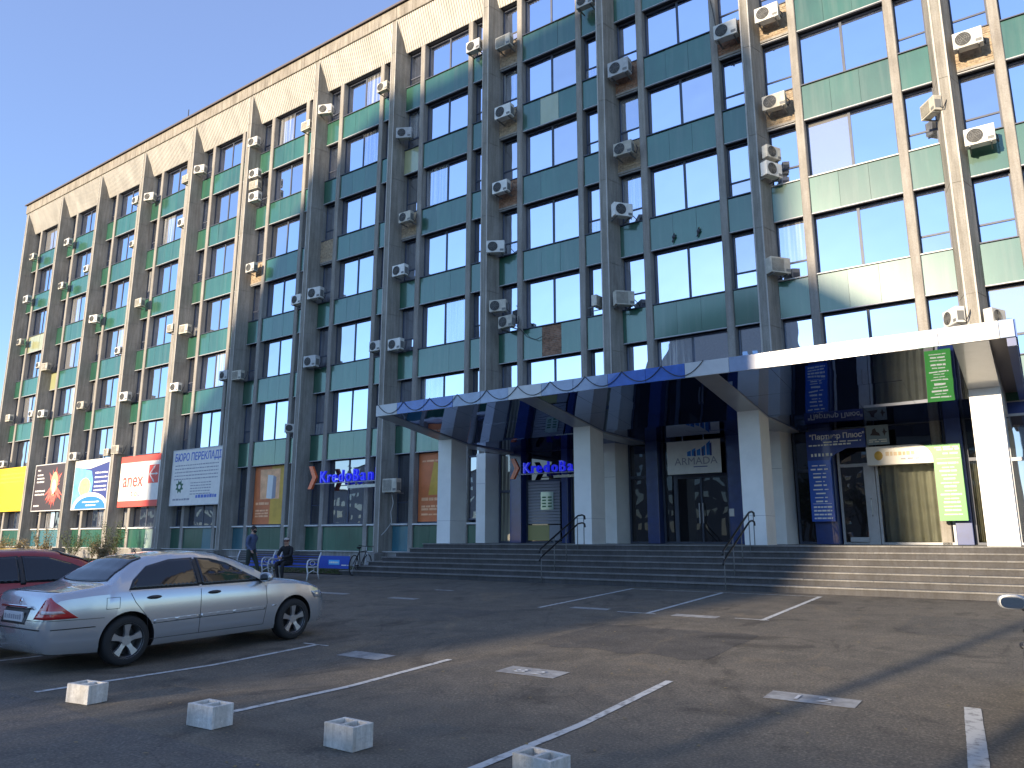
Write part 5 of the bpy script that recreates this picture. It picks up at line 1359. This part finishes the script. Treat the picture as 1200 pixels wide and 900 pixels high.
# walker, striding to the right (+X)
Z = 0.0
J = {'pelvis': (0, 0, 0.90, (0.13, 0.12)), 'waist': (0.0, 0, 1.05, (0.13, 0.12)), 'chest': (0.02, 0, 1.26, (0.155, 0.135)), 'neckb': (0.03, 0, 1.42, 0.075), 'neck': (0.05, 0, 1.49, 0.052), 'head': (0.07, 0, 1.60, (0.078, 0.09)), 'headt': (0.075, 0, 1.68, (0.066, 0.075)),
     'Lhip': (0.01, 0.09, 0.86, 0.095), 'Lknee': (0.20, 0.10, 0.50, 0.066), 'Lank': (0.30, 0.10, 0.10, 0.045), 'Lheel': (0.29, 0.10, 0.05, 0.042), 'Ltoe': (0.48, 0.11, 0.045, 0.036),
     'Rhip': (0.0, -0.09, 0.86, 0.095), 'Rknee': (-0.02, -0.10, 0.49, 0.066), 'Rank': (-0.34, -0.10, 0.20, 0.045), 'Rheel': (-0.37, -0.10, 0.15, 0.042), 'Rtoe': (-0.27, -0.11, 0.035, 0.036),
     'Lsh': (0.02, 0.18, 1.37, 0.070), 'Lelb': (-0.12, 0.24, 1.12, 0.050), 'Lwrist': (-0.02, 0.24, 0.90, 0.032),
     'Rsh': (0.03, -0.18, 1.37, 0.070), 'Relb': (0.04, -0.24, 1.10, 0.050), 'Rwrist': (0.22, -0.22, 0.98, 0.032)}
bones = [('pelvis', 'waist'), ('waist', 'chest'), ('chest', 'neckb'), ('neckb', 'neck'), ('neck', 'head'), ('head', 'headt'), ('pelvis', 'Lhip'), ('Lhip', 'Lknee'), ('Lknee', 'Lank'), ('Lank', 'Lheel'), ('Lheel', 'Ltoe'),
         ('pelvis', 'Rhip'), ('Rhip', 'Rknee'), ('Rknee', 'Rank'), ('Rank', 'Rheel'), ('Rheel', 'Rtoe'), ('neckb', 'Lsh'), ('Lsh', 'Lelb'), ('Lelb', 'Lwrist'), ('neckb', 'Rsh'), ('Rsh', 'Relb'), ('Relb', 'Rwrist')]
add_hand(J, bones, 'L', J['Lwrist'][:3], (0.2, 0, -1), (0.5, 0, 0.1)); add_hand(J, bones, 'R', J['Rwrist'][:3], (0.5, 0, -0.8), (0.5, 0, 0.1))
def cols(J, top, legs, shoes='shoe_black'):
    c = {}
    for n in J:
        if n in ('head', 'headt', 'neck') or 'palm' in n or n[1:2] in 'ft' and n[0] in 'LR' and (n[1] == 'f' or n[1:] in ('t0', 't1')): c[n] = 'skin'
        elif n.endswith('heel') or n.endswith('toe'): c[n] = shoes
        elif n.endswith('hip') or n.endswith('knee') or n.endswith('ank') or n == 'pelvis': c[n] = legs
        else: c[n] = top
    return c
t_ = person('man in blue-grey jacket and black mask walking right past the benches', (-20.55, -9.9, ground_z(-9.9)-0.008), 0.15, J, bones, cols(J, 'jacket_blue', 'trousers_green'))
face_bits(t_, (0.07, 0, 1.61), (1, -0.1, 0), mask='cloth_black', hair='hair_dark')
# seated person on the bench, turned a little to the right
J = {'pelvis': (0, 0.0, 0.55, (0.15, 0.13)), 'waist': (0, -0.03, 0.68, (0.14, 0.125)), 'chest': (0.0, -0.10, 0.90, (0.165, 0.135)), 'neckb': (0, -0.15, 1.04, 0.08), 'neck': (0.01, -0.18, 1.10, 0.052), 'head': (0.03, -0.22, 1.20, (0.078, 0.09)), 'headt': (0.03, -0.22, 1.28, (0.066, 0.075)),
     'Lhip': (0.10, -0.06, 0.52, 0.10), 'Lknee': (0.14, -0.50, 0.52, 0.07), 'Lank': (0.16, -0.52, 0.10, 0.046), 'Lheel': (0.16, -0.50, 0.05, 0.042), 'Ltoe': (0.17, -0.70, 0.045, 0.036),
     'Rhip': (-0.10, -0.06, 0.52, 0.10), 'Rknee': (-0.12, -0.50, 0.53, 0.07), 'Rank': (-0.05, -0.46, 0.10, 0.046), 'Rheel': (-0.05, -0.44, 0.05, 0.042), 'Rtoe': (-0.06, -0.64, 0.045, 0.036),
     'Lsh': (0.19, -0.13, 1.00, 0.070), 'Lelb': (0.26, -0.26, 0.77, 0.052), 'Lwrist': (0.08, -0.44, 0.70, 0.033),
     'Rsh': (-0.19, -0.13, 1.00, 0.070), 'Relb': (-0.27, -0.24, 0.77, 0.052), 'Rwrist': (-0.08, -0.44, 0.72, 0.033)}
bones = bones[:22]
add_hand(J, bones, 'L', J['Lwrist'][:3], (-0.7, -0.6, 0.0), (-0.2, -0.1, -0.3)); add_hand(J, bones, 'R', J['Rwrist'][:3], (0.7, -0.6, 0.0), (0.2, -0.1, -0.3))
t_ = person('seated person in black leaning forward on the white framed bench', (-19.62, -9.10, ground_z(-9.6)), 0.25, J, bones, cols(J, 'cloth_black', 'cloth_black'))
face_bits(t_, (0.03, -0.22, 1.21), (0.1, -1, -0.25), hair='hair_red', hr=(0.092, 0.10, 0.098))
bm = bmesh.new(); ell(bm, (0.03, -0.215, 1.285), (0.090, 0.098, 0.055), 16); mk('knit_cap', bm, 'cap_light', t_, True)

# ------------------------------------------------------------------ plants at the foot of the left wing
def shrub(x, y, h_, rad, n, label, m='leaf', seed=0):
    rs = random.Random(seed); z0 = 0.44; t_ = thing('shrub', label, 'shrub', (x, y, z0), 0, 'shrubs along the foot of the left wing')
    st = bmesh.new(); lf = bmesh.new()
    for i in range(9):
        a = rs.uniform(0, 6.28); top = Vector((rad*rs.uniform(0.2, 0.9)*math.cos(a), rad*rs.uniform(0.2, 0.9)*math.sin(a), h_*rs.uniform(0.6, 1)))
        mid = top*0.5+Vector((rs.gauss(0, 0.05), rs.gauss(0, 0.05), 0.05)); tube(st, [(0, 0, 0), mid, top], [0.015, 0.01, 0.005], 5)
        for j in range(n//9):
            t2 = rs.uniform(0.25, 1.05); c = (mid*(2*t2) if t2 < 0.5 else mid+(top-mid)*(2*t2-1)) + Vector((rs.gauss(0, 0.10), rs.gauss(0, 0.10), rs.gauss(0, 0.09)))
            u = Vector((rs.gauss(0, 1), rs.gauss(0, 1), rs.gauss(0, 1))).normalized(); v = u.orthogonal().normalized(); s_ = rs.uniform(0.025, 0.055)
            q = [lf.verts.new(c+u*s_), lf.verts.new(c+v*s_*0.5), lf.verts.new(c-u*s_), lf.verts.new(c-v*s_*0.5)]; lf.faces.new(q)
    mk('stem', st, 'bark', t_); mk('foliage', lf, m, t_)
shrub(-53.4, -1.9, 1.9, 0.7, 900, 'tall dry leafed shrub against the fin right of the black banner', 'leaf_dry', 1)
shrub(-49.8, -1.6, 1.8, 0.9, 1100, 'bushy green shrub below the blue and white banner', 'leaf', 2)
shrub(-51.3, -4.4, 1.3, 1.2, 1100, 'low olive shrub just above the red hatchback roof', 'leaf_dry', 3)
shrub(-47.4, -1.6, 1.6, 0.8, 900, 'thin green shrub at the left end of the travel banner bay', 'leaf', 4)
shrub(-45.3, -1.5, 2.1, 0.9, 1300, 'dark green shrub below the white travel agency banner', 'leaf', 5)
shrub(-44.2, -2.6, 1.2, 1.0, 1000, 'low brown shrub in front of the travel banner bay', 'leaf_dry', 6)
shrub(-47.5, -4.8, 1.1, 1.2, 1000, 'sprawling pale shrub between the two parked cars and wing', 'leaf_dry', 7)
shrub(-56.8, -3.0, 1.1, 0.9, 800, 'low dry shrub below the black banner', 'leaf_dry', 8)

# ------------------------------------------------------------------ small things on the facade
bm = bmesh.new(); tube(bm, [(-53.0, 5, 28.4), (-53.0, 5, 36.2)], 0.035, 5); tube(bm, [(-53.6, 5, 33.0), (-52.4, 5, 33.0)], 0.02, 4); tube(bm, [(-53.4, 5, 33.8), (-52.6, 5, 33.8)], 0.02, 4)
tag(mk('roof_antenna', bm, 'black_metal'), 'thin antenna mast standing on the roof of the left wing', 'antenna')
def bird(px, py, label):
    p = bp(px, py, 0.02); t_ = thing('pigeon', label, 'bird', p, 0, 'birds on the green panel')
    bm = bmesh.new(); ell(bm, (0, -0.03, 0.0), (0.075, 0.06, 0.085), 10); ell(bm, (0.02, -0.05, 0.11), (0.035, 0.04, 0.035), 8); prism(bm, [(-0.03, -0.05), (-0.09, -0.20), (-0.03, -0.20), (0.02, -0.05)], -0.05, -0.02, 'Y'); mk('body', bm, 'bird_grey', t_, True)
    bm = bmesh.new(); prism(bm, [(0.05, 0.12), (0.085, 0.105), (0.05, 0.10)], -0.06, -0.04, 'Y'); mk('beak', bm, 'ban_amber', t_)
bird(790, 278, 'left of two dark birds perched on the ledge below the green panel'); bird(819, 271, 'right of two dark birds perched on the ledge below the green panel')
for (pts, lab) in (([(459, 577), (461, 590), (458, 600), (459, 612), (452, 622), (447, 627)], 'pale pipe hanging below the ground floor air conditioner beside the orange poster'),
                   ([(609, 385), (618, 395), (628, 398), (636, 394)], 'dark cable drooping beside the exposed brick patch'),
                   ([(832, 0), (835, 12), (838, 28), (842, 45)], 'dark cable running down the concrete beside the upper air conditioner')):
    bm = bmesh.new(); tube(bm, [bp(x, y, -0.66 if pts[0][0] == 459 else -0.07) for x, y in pts], 0.016, 5); tag(mk('cable', bm, 'pale_pipe' if pts[0][0] == 459 else 'cable'), lab, 'cable')

# ------------------------------------------------------------------ the other side of the square: tower, trees and lamp posts that shade the scene
W_ = thing('tower_block', 'tall grey block with sloping roofline across the square, behind the camera', 'building', (-45, -116, 0)); W_.location = (0, 0, 0)
bm = bmesh.new(); prism(bm, [(-72, 0), (-72, 29), (-66, 34), (-60, 43), (-54, 47), (-40, 48), (-36.5, 47), (-34.6, 43), (-34.4, 35), (-31.6, 33), (-31.5, 0)], -122, -116, 'Y'); mk('wall', bm, 'tower_wall', W_)
bm = bmesh.new()
for i in range(14):
    for j in range(12):
        x = -70+i*2.45; z = 3+j*2.9
        if z < (27 if x < -64 else 34 if x < -57 else 40) and x < -36: box(bm, x, x+1.3, -116.0, -115.95, z, z+1.6)
stuff(mk('window', bm, 'low_glass', W_))
cr_ = random.Random(31)
xx = -420.0; i_ = 0
DESC = ('cream', 'grey', 'brown', 'white', 'tan', 'pale')
while xx < 190:
    if -80 < xx < -31: xx = -30.8
    wd = cr_.uniform(22, 46); dp = cr_.uniform(118, 150); hh = min(0.165*dp, cr_.uniform(13, 23))
    if xx+wd < -73 or xx > -31:
        t_ = thing('apartment_house', '%s apartment house across the square behind the camera, number %s along the row' % (DESC[i_ % 6], ORD[min(12, i_)] if i_ < 13 else ('far '+ORD[(i_-13) % 13])), 'building', (0, 0, 0), 0, 'houses behind the camera')
        mk('wall', BM((xx, xx+wd-3, -dp-12, -dp, 0, hh)), 'tower_wall', t_)
        mk('roof', BM((xx-0.4, xx+wd-2.6, -dp-12.4, -dp+0.4, hh+0.01, hh+0.5)), 'roof_metal', t_)
        bm = bmesh.new()
        for a_ in range(int((wd-5)/3)):
            for b_2 in range(int(hh/3)-0): box(bm, xx+1.2+a_*3, xx+2.7+a_*3, -dp+0.001, -dp+0.05, 1.0+b_2*3, 2.5+b_2*3)
        stuff(mk('window', bm, 'low_glass', t_)); i_ += 1
    xx += wd
def street_tree(x, y, h_, cr, n, label, seed):
    rs = random.Random(seed); t_ = thing('street_tree', label, 'tree', (x, y, 0), 0, 'trees behind the camera')
    bm = bmesh.new(); tube(bm, [(0, 0, 0), (0.1, 0, h_*0.4), (0.0, 0.1, h_*0.7)], [0.20, 0.15, 0.08], 8); lf = bmesh.new()
    for i in range(22):
        a = rs.uniform(0, 6.28); st = Vector((0, 0.05, h_*rs.uniform(0.3, 0.65))); e = st+Vector((cr*rs.uniform(.5, 1)*math.cos(a), cr*rs.uniform(.5, 1)*math.sin(a), h_*rs.uniform(0.1, 0.35)))
        tube(bm, [st, (st+e)/2+Vector((0, 0, 0.2)), e], [0.06, 0.04, 0.015], 5)
        for j in range(n//22):
            c = st+(e-st)*rs.uniform(0.3, 1.1)+Vector((rs.gauss(0, .35), rs.gauss(0, .35), rs.gauss(0, .3))); u = Vector((rs.gauss(0, 1), rs.gauss(0, 1), rs.gauss(0, 1))).normalized(); v = u.orthogonal().normalized(); s_ = rs.uniform(.07, .14)
            lf.faces.new([lf.verts.new(c+u*s_), lf.verts.new(c+v*s_*.6), lf.verts.new(c-u*s_), lf.verts.new(c-v*s_*.6)])
    mk('trunk', bm, 'bark', t_); mk('crown', lf, 'leaf', t_)
street_tree(-16.2, -46, 8.5, 2.6, 2000, 'round leafy street tree behind the camera, middle of three', 21)
street_tree(-18.5, -52, 10.0, 3.0, 2600, 'taller leafy street tree behind the camera, left of three', 22)
street_tree(-13.4, -52, 7.8, 1.7, 420, 'thin sparse street tree behind the camera, right of three', 23)
def lamp_post(x, y, h_, label):
    t_ = thing('lamp_post', label, 'lamp post', (x, y, 0), 0, 'lamp posts behind the camera')
    bm = bmesh.new(); tube(bm, [(0, 0, 0), (0, 0, h_), (0.3, 0.1, h_+0.5), (1.2, 0.4, h_+0.7)], [0.13, 0.10, 0.08, 0.05], 8); mk('pole', bm, 'plinth_concrete', t_)
    bm = BM((1.0, 1.7, 0.3, 0.55, h_+0.6, h_+0.72)); mk('lamp_head', bevel(bm, 0.02), 'frame_light', t_)
lamp_post(-7.6, -44, 9, 'concrete lamp post behind the camera on the right'); lamp_post(-4.4, -38, 8, 'shorter concrete lamp post behind the camera nearest the square')
